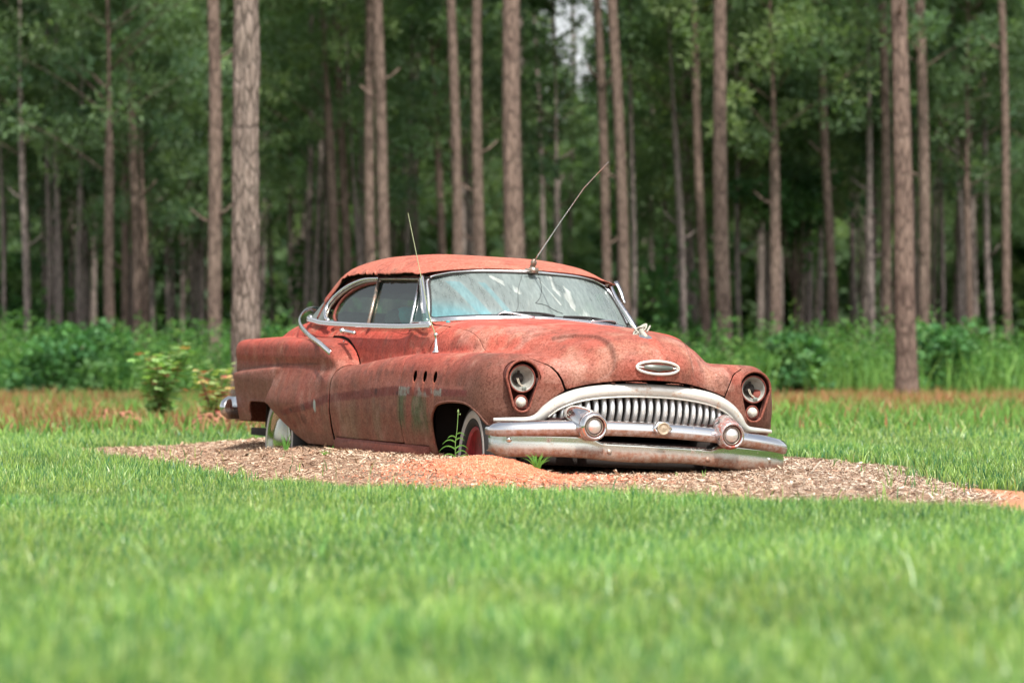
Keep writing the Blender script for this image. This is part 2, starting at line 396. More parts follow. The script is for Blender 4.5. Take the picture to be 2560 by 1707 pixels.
b = NB('soil'); cc_ = b.attr(); nn = b.noise(30, 6, .7)
b.set(Base_Color=b.mix(1, cc_, b.ramp(nn, [(.3, (.55, .5, .5)), (.6, (1.1, 1.1, 1.1))]), 'MULTIPLY'), Roughness=.95); b.b.inputs['Specular IOR Level'].default_value = .1
b.bump(nn, .6, .03); M_SOIL = b.m
v, f = gridmesh(np.stack([X, Y, Z], -1))
g = obj('ground', v, f, M_SOIL, None, True, c); g['kind'] = 'structure'

# ---------------------------------------------------------------- helpers for many small faces
def blades(name, px, py, h, wd, col, leanv, mat, seedr, zoff=0.0, facing=None):
    n = len(px); a = seedr.uniform(0, 2 * np.pi, n) if facing is None else facing
    ux, uy = np.cos(a), np.sin(a); la = seedr.uniform(0, 2 * np.pi, n); lx, ly = np.cos(la) * leanv * h, np.sin(la) * leanv * h
    gz = ground_h(px, py) + zoff
    V = np.empty((n, 5, 3), np.float32)
    for k, (t, wf, bend) in enumerate([(0, -1, 0), (0, 1, 0), (.55, .8, .35), (.55, -.8, .35), (1, 0, 1)]):
        V[:, k, 0] = px + ux * wd * wf * .5 + lx * bend; V[:, k, 1] = py + uy * wd * wf * .5 + ly * bend
        V[:, k, 2] = gz - .008 * (t == 0) + h * t * np.sqrt(np.clip(1 - (leanv * t) ** 2 * .5, .2, 1))
    I = np.arange(n)[:, None] * 5
    F1 = I + np.array([[0, 1, 2]]); F2 = I + np.array([[0, 2, 3]]); F3 = I + np.array([[3, 2, 4]])
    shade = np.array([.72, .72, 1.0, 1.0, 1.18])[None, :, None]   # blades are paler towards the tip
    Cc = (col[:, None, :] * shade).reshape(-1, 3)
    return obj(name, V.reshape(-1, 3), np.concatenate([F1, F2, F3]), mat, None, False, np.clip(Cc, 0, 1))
def pick(n, cols, wts, seedr, x=None, y=None):
    cols = np.array(cols); i = seedr.choice(len(cols), n, p=np.array(wts) / sum(wts)); return cols[i] * seedr.uniform(.8, 1.2, (n, 1))
GCOL = [(.225, .375, .088), (.110, .245, .068), (.320, .470, .110), (.450, .590, .250), (.048, .172, .080), (.38, .37, .16)]
GW = [3.4, 3.2, 2.8, 1.5, 2.6, .35]
def lawn(name, n, y0, y1, hh, ww, pad, label, inner=None):
    r = np.random.default_rng(int(y0 * 10))
    yy = np.sqrt(r.uniform(y0 ** 2, y1 ** 2, n)); xx = r.uniform(-1, 1, n) * (yy * .137 + pad)
    if inner is not None: ok = np.abs(xx) > yy * .137 + inner; xx, yy = xx[ok], yy[ok]; n = len(xx)
    dm = mdist(xx, yy); dp = -polydist(DPOLY, xx, yy); fr = r.uniform(-.22, .06, n)
    k = (dm < fr * (1 + .8 * vnoise(xx * 3, yy * 3, 0, 4))) & (dp < fr * .6 + .05) | (r.random(n) < .006) * (dm < .5) * (dp < .3)
    if y1 > 31: k &= ~((fbm(xx * .35, yy * .22, 0, 33) > .43 - .08 * (xx < -1)) & (yy > 33 + 9 * (xx > -1) + 0 * yy) & (r.random(n) < .88))
    xx, yy, dm = xx[k], yy[k], dm[k]; m = len(xx)
    pn = fbm(xx * 1.3, yy * .9, 0, 6); pf = vnoise(xx * 7, yy * 7, 0, 12)
    h = hh * r.uniform(.55, 1.25, m) * (.7 + .6 * pn) * (.75 + .5 * pf)
    col = pick(m, GCOL, GW, r) * (.86 + .28 * np.clip((pn - .5) * 2.2 + .5, 0, 1))[:, None]
    col[:, 0] *= 1 + .22 * (vnoise(xx * .9, yy * .6, 0, 55) - .4)
    ln = np.clip(r.normal(.35, .25, m), 0, 1.1)
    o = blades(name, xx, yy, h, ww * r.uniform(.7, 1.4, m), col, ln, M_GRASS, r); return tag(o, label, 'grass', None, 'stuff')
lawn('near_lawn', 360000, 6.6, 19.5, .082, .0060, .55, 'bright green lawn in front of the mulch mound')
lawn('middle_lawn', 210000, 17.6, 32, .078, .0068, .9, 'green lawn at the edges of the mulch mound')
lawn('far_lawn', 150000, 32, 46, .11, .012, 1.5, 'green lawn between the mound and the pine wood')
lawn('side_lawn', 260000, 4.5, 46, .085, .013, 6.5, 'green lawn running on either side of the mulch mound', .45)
# long bleached tussocks sticking out of the lawn
r = np.random.default_rng(12); cx = []; cy = []
for k in range(70):
    yy = r.uniform(8, 19); x0 = r.uniform(-1, 1) * yy * .137
    m = r.integers(6, 16); cx.append(x0 + r.normal(0, .05, m)); cy.append(yy + r.normal(0, .05, m))
cx = np.concatenate(cx); cy = np.concatenate(cy); k = mdist(cx, cy) < -.1; cx, cy = cx[k], cy[k]; m = len(cx)
tag(blades('long_grass', cx, cy, r.uniform(.10, .19, m), r.uniform(.004, .007, m), pick(m, [(.26, .42, .16), (.16, .36, .09)], [1, 1], r), r.uniform(.2, 1.0, m), M_GRASS, r), 'longer pale grass blades scattered through the lawn', 'grass', None, 'stuff')
# rough verge in front of the wood: green tufts, dead russet and straw grass over red soil
r = np.random.default_rng(31); n = 170000; yy = np.sqrt(r.uniform(33 ** 2, 72 ** 2, n)); n0 = n; xx = r.uniform(-1, 1, n) * (yy * .137 + 9)
pt = .45 * fbm(xx * .35, yy * .22, 0, 33) + .55 * fbm(xx * 1.1, yy * .45, 0, 37); pt = pt + .16 * (vnoise(xx * 3.0, yy * 1.3, 0, 39) - .5); isr = (sst(pt, .43, .55) * sst(yy + (xx < -1) * 9, 41, 47) * .70 + .06 > r.random(n))
col = pick(n, [(.14, .29, .065), (.20, .36, .08), (.11, .23, .06), (.28, .34, .13)], [3, 3, 2, 1], r); colr = pick(n, [(.36, .16, .085), (.40, .23, .12), (.28, .12, .065), (.34, .30, .14)], [3, 2, 2, 1], r)
col = np.where(isr[:, None], colr, col)
tag(blades('rough_verge', xx, yy, np.where(isr, r.uniform(.10, .34, n), r.uniform(.08, .30, n)) * (.5 + 1.0 * fbm(xx * .8, yy * .4, 0, 3)) * np.clip(yy / 45, .5, 1), r.uniform(.012, .03, n), col, np.clip(r.normal(.4, .25, n), 0, 1), M_WEED, r), 'rough verge of green and russet grass before the pine wood', 'grass', None, 'stuff')
# ---------------------------------------------------------------- mulch chips
r = np.random.default_rng(5); n = 520000; xx = r.uniform(-3.9, 2.8, n); yy = r.uniform(16.6, 33, n)
dm = mdist(xx, yy); front = yy < np.interp(xx, [-4, -1, 0, 1, 3], [33, 28.5, 26, 25, 25]); k = (dm > r.uniform(-.10, .05, n)) & front; xx, yy, dm = xx[k], yy[k], dm[k]; m = len(xx)
pl_ = np.exp(-np.abs((xx - .02) / .38) ** 3 - np.abs((yy - 20.35) / .85) ** 3); k = r.random(m) > pl_ * .93; xx, yy = xx[k], yy[k]; m = len(xx)
print('chips', m)
L = np.exp(r.normal(math.log(.0125), .48, m)); W = L * r.uniform(.12, .34, m); a = r.uniform(0, 2 * np.pi, m); tl = r.normal(0, .24, m); rl = r.normal(0, .4, m)
big = r.random(m) < .010; L[big] *= 2.4
D1 = np.stack([np.cos(a) * np.cos(tl), np.sin(a) * np.cos(tl), np.sin(tl)], 1) * L[:, None] * .5
D2 = np.stack([-np.sin(a) * np.cos(rl), np.cos(a) * np.cos(rl), np.sin(rl)], 1) * W[:, None] * .5
C0 = np.stack([xx, yy, ground_h(xx, yy) + np.abs(np.sin(tl)) * L * .4 + r.uniform(0, .012, m)], 1)
V = np.stack([C0 - D1 - D2 * .6, C0 + D1 - D2, C0 + D1 * .9 + D2, C0 - D1 + D2 * .8], 1).reshape(-1, 3)
F = np.arange(4 * m).reshape(-1, 4)
fx = sst(xx, .6, 1.6)   # the chips are greyer and coarser beyond the bumper
col = pick(m, [(.54, .38, .26), (.66, .53, .40), (.24, .14, .095), (.44, .25, .16), (.11, .07, .055), (.38, .28, .20)], [4, 3, 2.2, 2.0, 2.0, 3], r)
col = col * (1 + (np.array([[.92, 1.0, 1.08]]) - 1) * fx[:, None])
b = NB('wood_chip'); b.set(Base_Color=b.attr(), Roughness=.85); b.b.inputs['Specular IOR Level'].default_value = .2; M_CHIP = b.m
tag(obj('mulch', V, F, M_CHIP, None, False, np.repeat(np.clip(col, 0, 1), 4, 0)), 'tan and brown wood chip mulch heaped round the car', 'mulch', None, 'stuff')
# crumbs of red earth on the pile
n = 16000; xx = r.normal(.0, .27, n); yy = r.normal(20.25, .50, n); s_ = r.uniform(.003, .010, n); gz = ground_h(xx, yy)
T4 = np.array([(1, 0, -.5), (-.5, .9, -.5), (-.5, -.9, -.5), (0, 0, .9)]); V = (np.stack([xx, yy, gz + s_ * .3], 1)[:, None, :] + T4[None] * s_[:, None, None]).reshape(-1, 3)
F = (np.arange(n)[:, None, None] * 4 + np.array([[0, 1, 3], [1, 2, 3], [2, 0, 3]])[None]).reshape(-1, 3)
tag(obj('red_earth', V, F, M_CHIP, None, False, np.repeat(pick(n, [(.64, .175, .095), (.52, .13, .07), (.64, .28, .17)], [2, 1, 1], r), 4, 0)), 'small heap of crumbly orange-red earth below the front bumper', 'soil heap', None, 'stuff')
def wpt(px, py, D): return np.array([(px - 1280) / 9600 * D, D, CAM_H - (py - 918) / 9600 * D])   # a place in the field, D metres off
# ---------------------------------------------------------------- single weeds, stick, saplings, fallen branch
def ribbon(P, wd, col=None):
    P = np.asarray(P, float); n = len(P); T_ = np.gradient(P, axis=0); S_ = np.cross(T_, [0, 1., .2]); S_ /= np.linalg.norm(S_, axis=1)[:, None] + 1e-9
    w_ = wd * np.sin(np.linspace(.35, 1, n) * np.pi) [:, None] + 2e-4
    V = np.concatenate([P - S_ * w_ / 2, P + S_ * w_ / 2]); return V, [[i, i + 1, n + i + 1, n + i] for i in range(n - 1)]
def plantcol(o_name, vf, colr, mat, parent=None):
    v, f = vf; rr_ = np.random.default_rng(len(v)); return obj(o_name, v, f, mat, parent, True, np.tile(np.array(colr), (len(v), 1)) * rr_.uniform(.85, 1.15, (len(v), 1)))
def tuft(x, y, n, h, wd, label, colr=(.13, .34, .07), seed=1, spread=.8, cat='grass tuft', name='grass_tuft'):
    r = np.random.default_rng(seed); parts = []; z = float(ground_h(x, y))
    for k in range(n):
        a = r.uniform(0, 2 * np.pi); ln = r.uniform(.1, spread); hh = h * r.uniform(.55, 1)
        t = np.linspace(0, 1, 7)[:, None]; dirv = np.array([[math.cos(a), math.sin(a), 0]])
        parts.append(ribbon(np.array([[x, y, z - .01]]) + dirv * (hh * ln * t ** 1.7 + r.uniform(0, .012)) + np.array([[0, 0, 1]]) * hh * (t - .35 * ln * t ** 3), wd))
    return tag(plantcol(name, join(parts), colr, M_WEED), label, cat)
tuft(*wpt(1343, 1180, 20.55)[:2], 34, .125, .006, 'bushy green grass tuft growing right under the front bumper', seed=3)
tuft(*wpt(716, 1160, 24.2)[:2], 7, .14, .006, 'thin sprout of grass on the mulch below the rear wheel', seed=4, spread=.35)
tuft(*wpt(815, 1190, 22.6)[:2], 9, .05, .008, 'tiny low seedling on the mulch left of the red earth', (.20, .38, .09), 5)
tuft(*wpt(828, 1122, 23.9)[:2], 8, .06, .007, 'small green sprig at the foot of the door gap', (.14, .30, .07), 6)
tuft(*wpt(1760, 1190, 20.3)[:2], 3, .075, .006, 'single upright blade of grass under the bumper guard', (.22, .40, .12), 8, .2)
tuft(*wpt(1690, 1185, 20.5)[:2], 3, .04, .005, 'short grass blade in the shade under the bumper middle', (.22, .40, .12), 9, .2)
tuft(*wpt(2225, 1240, 18.7)[:2], 6, .16, .004, 'wiry grass stalks at the tip of the mulch mound', (.20, .28, .10), 10, .35)
# tall weed with a seed stalk, growing by the front wheel
wp = wpt(1140, 1152, 21.1); z0 = float(ground_h(wp[0], wp[1])); W1 = empty('tall_weed', 'tall green weed with seed stalk growing in front of the front wheel', 'weed', (wp[0], wp[1], z0))
plantcol('stem', tube(spline([(0, 0, -.01), (-.004, 0, .09), (.006, 0, .18), (.012, 0, .27)], 14), .0022, 5), (.22, .38, .12), M_WEED, W1)
r = np.random.default_rng(77); parts = []
for k in range(9):
    z1 = .01 + .018 * k + r.uniform(-.006, .006); s_ = (-1) ** k; ln = .12 * (1 - k / 14) * r.uniform(.6, 1.15); t = np.linspace(0, 1, 8)[:, None]
    parts.append(ribbon(np.array([[0, 0, z1]]) + t * np.array([[s_ * ln, r.uniform(-.03, .03), 0]]) + (t - t ** 2.2 * 1.15) * np.array([[0, 0, ln * .9]]), .007))
plantcol('leaf_blades', join(parts), (.15, .36, .08), M_WEED, W1)
plantcol('seed_head', join([lathe([(-.006, .002), (0, .006), (.01, .004), (.016, .001)], (.012, 0, .275), (0, 0, 1), 8), lathe([(-.004, .001), (0, .004), (.006, .002)], (.022, 0, .262), (0, 0, 1), 8)]), (.30, .42, .18), M_WEED, W1)
sp = wpt(2035, 1166, 20.6); gz = float(ground_h(sp[0], sp[1]))
tag(obj('stick', *tube([(sp[0] - .03, sp[1], gz - .01), (sp[0], sp[1], gz + .03), (sp[0] + .035, sp[1] - .01, gz + .075)], .006, 6, scale=[1, 1, .7]), simple('pale_wood', (.55, .47, .38), .8)), 'short pale stick poking up from the mulch beyond the bumper', 'stick')
def sapling(px, D, h, rad, label, cols, seed, n=150, wts=None, ls=.075):
    r = np.random.default_rng(seed); p = wpt(px, 918, D); x, y = p[0], p[1]; z = float(ground_h(x, y))
    Rt = empty('sapling', label, 'sapling', (x, y, z)); parts = []; LV = []; LF = []; LC = []
    for k in range(9):
        a = r.uniform(0, 2 * np.pi); ln = rad * r.uniform(.3, 1.1); hh = h * r.uniform(.55, 1); P_ = spline([(0, 0, -.02), (math.cos(a) * ln * .3, math.sin(a) * ln * .3, hh * .5), (math.cos(a) * ln, math.sin(a) * ln, hh)], 10)
        parts.append(tube(P_, .006, 5, scale=np.linspace(1.2, .4, 10)))
        for j in range(n // 9):
            q = P_[r.integers(3, 10)] + r.normal(0, .05, 3); L_ = ls * r.uniform(.6, 1.3); aa = r.uniform(0, 6.28); dz = r.normal(-.1, .35); d_ = np.array([math.cos(aa), math.sin(aa), dz]); d_ /= np.linalg.norm(d_); s_ = np.cross(d_, [0, 0, 1]) ; s_ /= np.linalg.norm(s_); up_ = np.cross(s_, d_)
            for lob in (-.7, 0, .7):   # three-lobed leaf
                dl = d_ * math.cos(lob) + s_ * math.sin(lob); sl = np.cross(dl, up_); i0 = len(LV)
                LV += [q, q + dl * L_ * .55 + sl * L_ * .20, q + dl * L_, q + dl * L_ * .55 - sl * L_ * .20]; LF.append([i0, i0 + 1, i0 + 2, i0 + 3])
            cidx = r.choice(len(cols), p=np.array(wts) / sum(wts)); LC += [np.array(cols[cidx]) * r.uniform(.8, 1.2)] * 12
    obj('stems', *join(parts), simple('sapling_stem', (.20, .09, .06), .8), Rt); obj('leaves', np.array(LV), LF, M_WEED, Rt, False, np.clip(np.array(LC), 0, 1))
sapling(402, 41, .86, .32, 'pale green leafy sapling with a few red leaves standing in the verge', [(.34, .50, .20), (.22, .40, .12), (.45, .14, .12), (.45, .25, .12)], 4, 640, [5, 3, .7, .5], .092)
sapling(532, 37.5, .72, .20, 'thin sapling with yellowing and red leaves close behind the tail fin', [(.36, .46, .18), (.55, .38, .16), (.55, .12, .12), (.24, .38, .12)], 6, 230, [3, 1.6, 1.6, 2], .075)
def limbs_mesh(seed, n, spread, hh):
    r = np.random.default_rng(seed); parts = []
    for k in range(n):
        a = r.uniform(0, 6.28); ln = spread * r.uniform(.4, 1); P_ = [(r.normal(0, .1), r.normal(0, .1), .0), (math.cos(a) * ln * .5, math.sin(a) * ln * .5, hh * r.uniform(.3, 1)), (math.cos(a) * ln, math.sin(a) * ln, hh * r.uniform(-.1, .6))]
        parts.append(tube(spline(P_, 8), r.uniform(.012, .03), 6, scale=np.linspace(1.1, .4, 8)))
    return join(parts)
for px, D, sd, lab in [(560, 36.5, 3, 'tangle of red-brown dead branches on the ground behind the rear bumper'), (290, 40.5, 8, 'low dead russet branches lying in the grass near the pale sapling')]:
    p = wpt(px, 918, D); tag(obj('fallen_branch', *limbs_mesh(sd, 14, .55, .20), simple('dead_branch', (.40, .17, .10), .85)), lab, 'branch').location = (p[0], p[1], float(ground_h(p[0], p[1])) + .03)
# ================================================================ THE CAR (car space: x forward, y to its left, z up)
yaw, pit, rol = -1.20114721, 1.52305912e-02, -4.50308496e-02
RM = Matrix.Rotation(yaw, 4, 'Z') @ Matrix.Rotation(pit, 4, 'Y') @ Matrix.Rotation(rol, 4, 'X')
CAR = empty('vintage_car', 'rusty red 1950s two-door hardtop with chrome bumper sunk on a mulch mound', 'car')
CAR.matrix_world = Matrix.Translation((0.469, 22.378, -0.9074 + CAM_H)) @ RM
CARM = CAR.matrix_world.copy()

# ---- body form as an implicit surface: hull (hood, cowl, doors, deck) + front pontoon + flank + rear fender
c_zc = curve([(-4.35, .93), (-4.25, 1.01), (-4.05, 1.085), (-3.7, 1.135), (-3.3, 1.155), (-2.8, 1.125), (-1.4, 1.13), (-1.0, 1.19), (-.5, 1.170), (0, 1.152), (.3, 1.138), (.57, 1.105), (.8, 1.06), (1.0, 1.0)])
c_crown = curve([(-4.3, .06), (-3.3, .03), (-1.2, .03), (-1.0, .09), (-.3, .075), (.0, .14), (.3, .23), (.8, .24)])
c_wu = curve([(-4.35, .60), (-4.1, .68), (-3.6, .745), (-3.2, .765), (-2.2, .775), (-1.0, .765), (-.6, .735), (-.2, .665), (.2, .560), (.5, .485), (.8, .43), (.95, .38)])
c_zp = curve([(.7, .957), (.2, .960), (0, .957), (-.75, .938), (-1.3, .905), (-1.8, .862), (-2.13, .848), (-2.6, .838), (-3.14, .826), (-4.16, .777)])
c_yl = curve([(.64, .880), (.55, .897), (.3, .932), (0, .952), (-.7, .968), (-1.6, .966), (-2.2, .962), (-3.0, .955), (-3.6, .952), (-4.0, .948), (-4.25, .93)])
c_tuck = curve([(.3, -.085), (.40, -.045), (.5, -.018), (.6, 0), (.72, .004), (.80, -.006), (.95, -.03), (1.1, -.07)])
c_yr = curve([(-4.3, .90), (-4.15, .938), (-3.8, .945), (-3.0, .945), (-2.4, .950), (-2.15, .945), (-1.95, .93), (-1.85, .90)])
c_zr = curve([(-4.3, .99), (-4.05, 1.006), (-3.2, 1.018), (-2.5, 1.018), (-2.32, 1.002), (-2.17, .962), (-2.06, .905), (-1.98, .82), (-1.93, .70)])
def xf_low(a, z):  # front face of the fenders / grille area
    x = .725 - .16 * np.clip(a / .8, 0, 1.2) ** 2.2
    return x + .05 * np.clip((z - .6) / .3, -1, 1) * (1 - sst(a, .45, .62)) - .03 * sst(z, .82, .98) * sst(a, .45, .6) - .05 * (1 - sst(z, .50, .66))
def bodyF(x, a, z):
    # central hull
    crown = c_crown(x)
    nose = sst(x, .0, .6)
    dim = sst(x, -.05, .35)
    q = x - z; step = np.zeros(np.shape(x)); near = (x > .0) & (a < .6) & (z > .7)
    if np.any(near): step[near] = .021 * sst(-polydist(DISH, a[near], q[near]), -.004, .018) * (1 - sst(a[near], .38, .54))   # pressed dish either side of the hood's raised centre
    zt = c_zc(x) - crown * (a / .75) ** 2 - step
    wu = c_wu(x) + .012 * np.clip((1.10 - z) / .3, 0, 1.5) * sst(-x, .4, 1.2)
    U = smax(z - zt, a - wu, .15 + .04 * nose)
    xn = .865 - .42 * np.clip(a / .56, 0, 1.5) ** 2.3 - .02 * sst(.95 - z, 0, .15)
    xn = xn - step
    U = smax(U, (x - xn) * .9, .17)
    U = smax(U, -4.36 - x, .16)
    # front pontoon
    zp = c_zp(x) - .35 * np.clip(a - .80, 0, 1) ** 2 - .02 * sst(.6 - a, 0, .15)
    yl = c_yl(x) + c_tuck(z)
    kp = .15 - .045 * sst(-x, -.1, .7) - .085 * sst(-x, 2.15, 2.8)
    # flank behind the door: rear flare bulges lower down, slab behind it is set in
    hip = sst(-x, 2.2, 2.9) * (1 - sst(-x - (.82 - z) * .72, 3.12, 3.19))
    slab = sst(-x - (.82 - z) * .72, 3.12, 3.19)
    yl = yl + hip * (-.012 + .050 * np.exp(-((z - .59) / .14) ** 2)) + slab * (.008 - .028 * sst(.80 - z, 0, .25))
    L = smax(z - zp, a - yl, kp)
    L = smax(L, x - xf_low(a, z), .13)
    L = smax(L, -4.205 - x, .05)
    Rf = rearF(x, a, z)
    B = smin(U, L, .020 + .05 * sst(x, -.6, .1))
    return smin(B, Rf, .010)
def rearF(x, a, z):   # rear fender box
    Rf = smax(z - c_zr(x) + .12 * (a - .8), a - (c_yr(x) - .010 * sst(.9 - z, 0, .06)), .065)
    Rf = smax(Rf, .60 - a, .1)
    Rf = smax(Rf, -4.20 - x, .055); Rf = smax(Rf, x + 1.87, .05); return smax(Rf, .78 - z, .01)
DISH = [(.50, -.80), (.45, -.815), (.315, -.70), (.243, -.56), (.238, -.40), (.231, -.275), (.230, -.17), (.238, -.11), (.262, -.082), (.33, -.076), (.43, -.086), (.49, -.083), (.56, -.2), (.56, -.6)]
def surfnet(F, lo, hi, h):
    ax = [np.arange(l, u + h, h) for l, u in zip(lo, hi)]
    X, Y, Z = np.meshgrid(*ax, indexing='ij'); f = F(X, Y, Z)
    s = f < 0; nx, ny, nz = f.shape
    c = [(i, j, k) for i in (0, 1) for j in (0, 1) for k in (0, 1)]
    cnt = sum(s[i:nx - 1 + i, j:ny - 1 + j, k:nz - 1 + k].astype(int) for i, j, k in c)
    act = (cnt > 0) & (cnt < 8); idx = -np.ones(act.shape, int); I = np.argwhere(act); idx[act] = np.arange(len(I))
    acc = np.zeros((len(I), 3)); n = np.zeros(len(I))
    for p in c:
        for d in range(3):
            if p[d] == 0:
                q = list(p); q[d] = 1
                a_ = f[tuple((I + p).T)]; b_ = f[tuple((I + q).T)]; m = (a_ < 0) != (b_ < 0)
                t = a_ / np.where(m, a_ - b_, 1); pos = np.tile(np.array(p, float), (len(I), 1)); pos[:, d] += t
                acc += np.where(m[:, None], pos, 0); n += m
    V = np.array(lo) + h * (I + acc / n[:, None]); F_ = []
    for d in range(3):
        u, v = [(1, 2), (2, 0), (0, 1)][d]
        sl0 = [slice(1, -1)] * 3; sl0[d] = slice(0, f.shape[d] - 1); sl1 = list(sl0); sl1[d] = slice(1, f.shape[d])
        A = s[tuple(sl0)]; B = s[tuple(sl1)]; E = np.argwhere(A != B)
        base = E.copy()
        for k in range(3):
            if k != d: base[:, k] += 1
        flip = A[tuple(E.T)]
        def cell(du, dv):
            q = base.copy(); q[:, u] += du; q[:, v] += dv; return idx[tuple(q.T)]
        q = np.stack([cell(-1, -1), cell(0, -1), cell(0, 0), cell(-1, 0)], 1); q[~flip] = q[~flip][:, ::-1]; F_.append(q)
    Q = np.concatenate(F_); Q = Q[(Q >= 0).all(1)]
    for _ in range(3):   # settle the vertices on the surface
        e = 1e-3; f0 = F(*V.T); G = np.stack([(F(*(V + e * np.eye(3)[k]).T) - f0) / e for k in range(3)], 1)
        st = (f0 / (G ** 2).sum(1))[:, None] * G; V = V - np.clip(st, -.006, .006)
    return V, Q
BH = .0105
BV, BF = surfnet(lambda x, y, z: bodyF(x, np.abs(y), z), (-4.42, -1.5 * BH, .30), (.93, 1.03, 1.25), BH)
keep = (BV[BF][:, :, 1] > -.4 * BH).all(1); BF = BF[keep]
BV[:, 1] = np.where(BV[:, 1] < .4 * BH, 0, BV[:, 1])

# ---- weathered paint layer, in car space
def paint(V):
    x, y, z = np.asarray(V, float).T; a = np.abs(y)
    C = lambda *c: np.array(c)[None, :]
    red = C(.54, .066, .036); fade = C(.42, .130, .078); brown = C(.125, .060, .040); olive = C(.085, .100, .045); orange = C(.58, .17, .07)
    n1 = fbm(x * 2.2, y * 2.2, z * 2.5, 3); n2 = fbm(x * 7, y * 7, z * 7, 11); n3 = fbm(x * 3.5, y * 3, z * .9, 21); n4 = fbm(x * 16, y * 6, z * 3.0, 27)
    mix = lambda A, B, f: A + (B - A) * np.clip(f, 0, 1)[:, None]
    c = mix(red, fade, sst(n1, .42, .74) * .42)
    roof = sst(z, 1.25, 1.35)
    c = mix(c, C(.52, .155, .090), roof * (.75 + .5 * (n2 - .5)))
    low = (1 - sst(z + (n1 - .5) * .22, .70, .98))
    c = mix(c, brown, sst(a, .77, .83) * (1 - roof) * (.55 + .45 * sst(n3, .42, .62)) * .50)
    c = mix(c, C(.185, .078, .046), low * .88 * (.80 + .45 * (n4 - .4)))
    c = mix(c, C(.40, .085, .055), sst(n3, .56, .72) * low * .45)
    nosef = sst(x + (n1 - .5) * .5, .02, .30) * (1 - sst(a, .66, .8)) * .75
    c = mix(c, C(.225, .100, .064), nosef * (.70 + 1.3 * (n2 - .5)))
    pal = sst(fbm(x * 4.5, y * 4.5, z * 4.5, 83), .50, .66) * (x > -.9) * (a < .75) * (z < 1.2) * (z > .8); c = mix(c, C(.47, .23, .165), pal * .55)
    n5 = fbm(x * 22, y * 22, z * 22, 87, 3); c = mix(c, C(.12, .045, .03), sst(n5 + .25 * (n1 - .5), .60, .72) * .40)
    c = mix(c, orange, sst(n2, .56, .74) * .30 * (1 - low))
    q = x - z; dl = polydist(DISH, a, q); c = mix(c, C(.13, .055, .040), np.exp(-((dl + .004) / .011) ** 2) * (x > .1) * (a < .42) * (z > .80) * (z < 1.2) * .55)  # shading of the dish edge painted in as a dark line
    # red run below the missing ornament on the nose
    c = mix(c, C(.55, .085, .045), np.exp(-((y - .012 + .03 * (n2 - .5)) / .028) ** 2) * sst(x, .45, .6) * (y > -.08) * .85)
    # fender top just behind the lamps
    c = mix(c, brown, sst(a, .60, .72) * sst(x, -.1, .35) * (1 - roof) * .62)
    side = sst(a, .80, .88)
    # grass-green wash on the flank ahead of the door
    g = sst(x + .10 * n2, -.735, -.66) * (1 - sst(x + .5 * (z - .5), -.30, -.12)) * (1 - sst(z, .69, .74)) * sst(z, .42, .56) * side
    c = mix(c, C(.070, .098, .038), g * sst(.4 * n4 + .6 * n2 + .25 * (z - .55), .36, .56) * .88)
    g2 = np.exp(-((x + 1.3) / .8) ** 2) * (1 - sst(z, .5, .75)) * side; c = mix(c, C(.22, .15, .085), g2 * sst(n3, .35, .7) * .8)
    # scar where the side moulding was torn off
    zs = np.interp(x, [-3.2, -2.6, -2.1, -.84, .38], [.50, .565, .640, .712, .725]); hw = np.interp(x, [-3.1, -2.4, -.8, .4], [.012, .026, .028, .018])
    st = np.clip(3 * (1.15 - np.abs(z - zs) / hw), 0, 1) * side * (x > -3.0) * (x < .30)
    c = mix(c, C(.17, .030, .026), st * .85 * (.85 + .5 * (n2 - .3))); c = mix(c, C(.34, .10, .07), side * sst(z, zs + hw * .95, zs + hw * 1.0) * (1 - sst(z, zs + hw * 1.2, zs + hw * 2.6)) * (x > -2.9) * (x < .25) * .55)
    blot = st * sst(vnoise(x * 13, y * 5, z * 20, 77), .68, .78) * (x < -.55); c = mix(c, C(.075, .022, .020), blot)
    pale = st * sst(fbm(x * 15, 0 * y, z * 19, 5, 4), .52, .57) * (x > -.75) * (x < -.05); c = mix(c, C(.26, .32, .27), pale * .6)
    c = mix(c, C(.10, .030, .02), side * (np.hypot(x + 2.58, (z - .50) * 1.6) < .055) * .7)
    c = mix(c, C(.38, .48, .42), side * (np.hypot((x + 2.34) * 1.2, (z - .585) * .7) + .03 * (n4 - .5) < .022) * .8)
    # rust runs under the portholes
    for px in (-.50, -.34, -.18):
        r = np.exp(-((x - px) / .018) ** 2) * sst(.80 - z, 0, .02) * (1 - sst(.80 - z, .04, .16)) * side; c = mix(c, C(.50, .11, .05), r * .7)
    zl = c_zp(x) + .010; c = mix(c, C(.06, .022, .016), np.exp(-((z - zl) / .007) ** 2) * sst(a, .84, .88) * sst(-x, 2.25, 2.5) * (.35 + .6 * n4))
    hips = side * sst(-x, 3.05, 3.2) * (z < .82); c = mix(c, C(.26, .095, .062), hips * .5)
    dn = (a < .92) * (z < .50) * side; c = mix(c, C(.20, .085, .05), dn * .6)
    c = mix(c, C(.20, .075, .05), sst(n4, .62, .78) * .28 * (z < 1.2)); c = mix(c, C(.38, .20, .15), sst(n2, .60, .75) * .35)
    lum = c.mean(1, keepdims=True); c = c * .88 + lum * .12   # chalked
    return np.clip(c * (.86 + .20 * n2)[:, None], 0, 1)
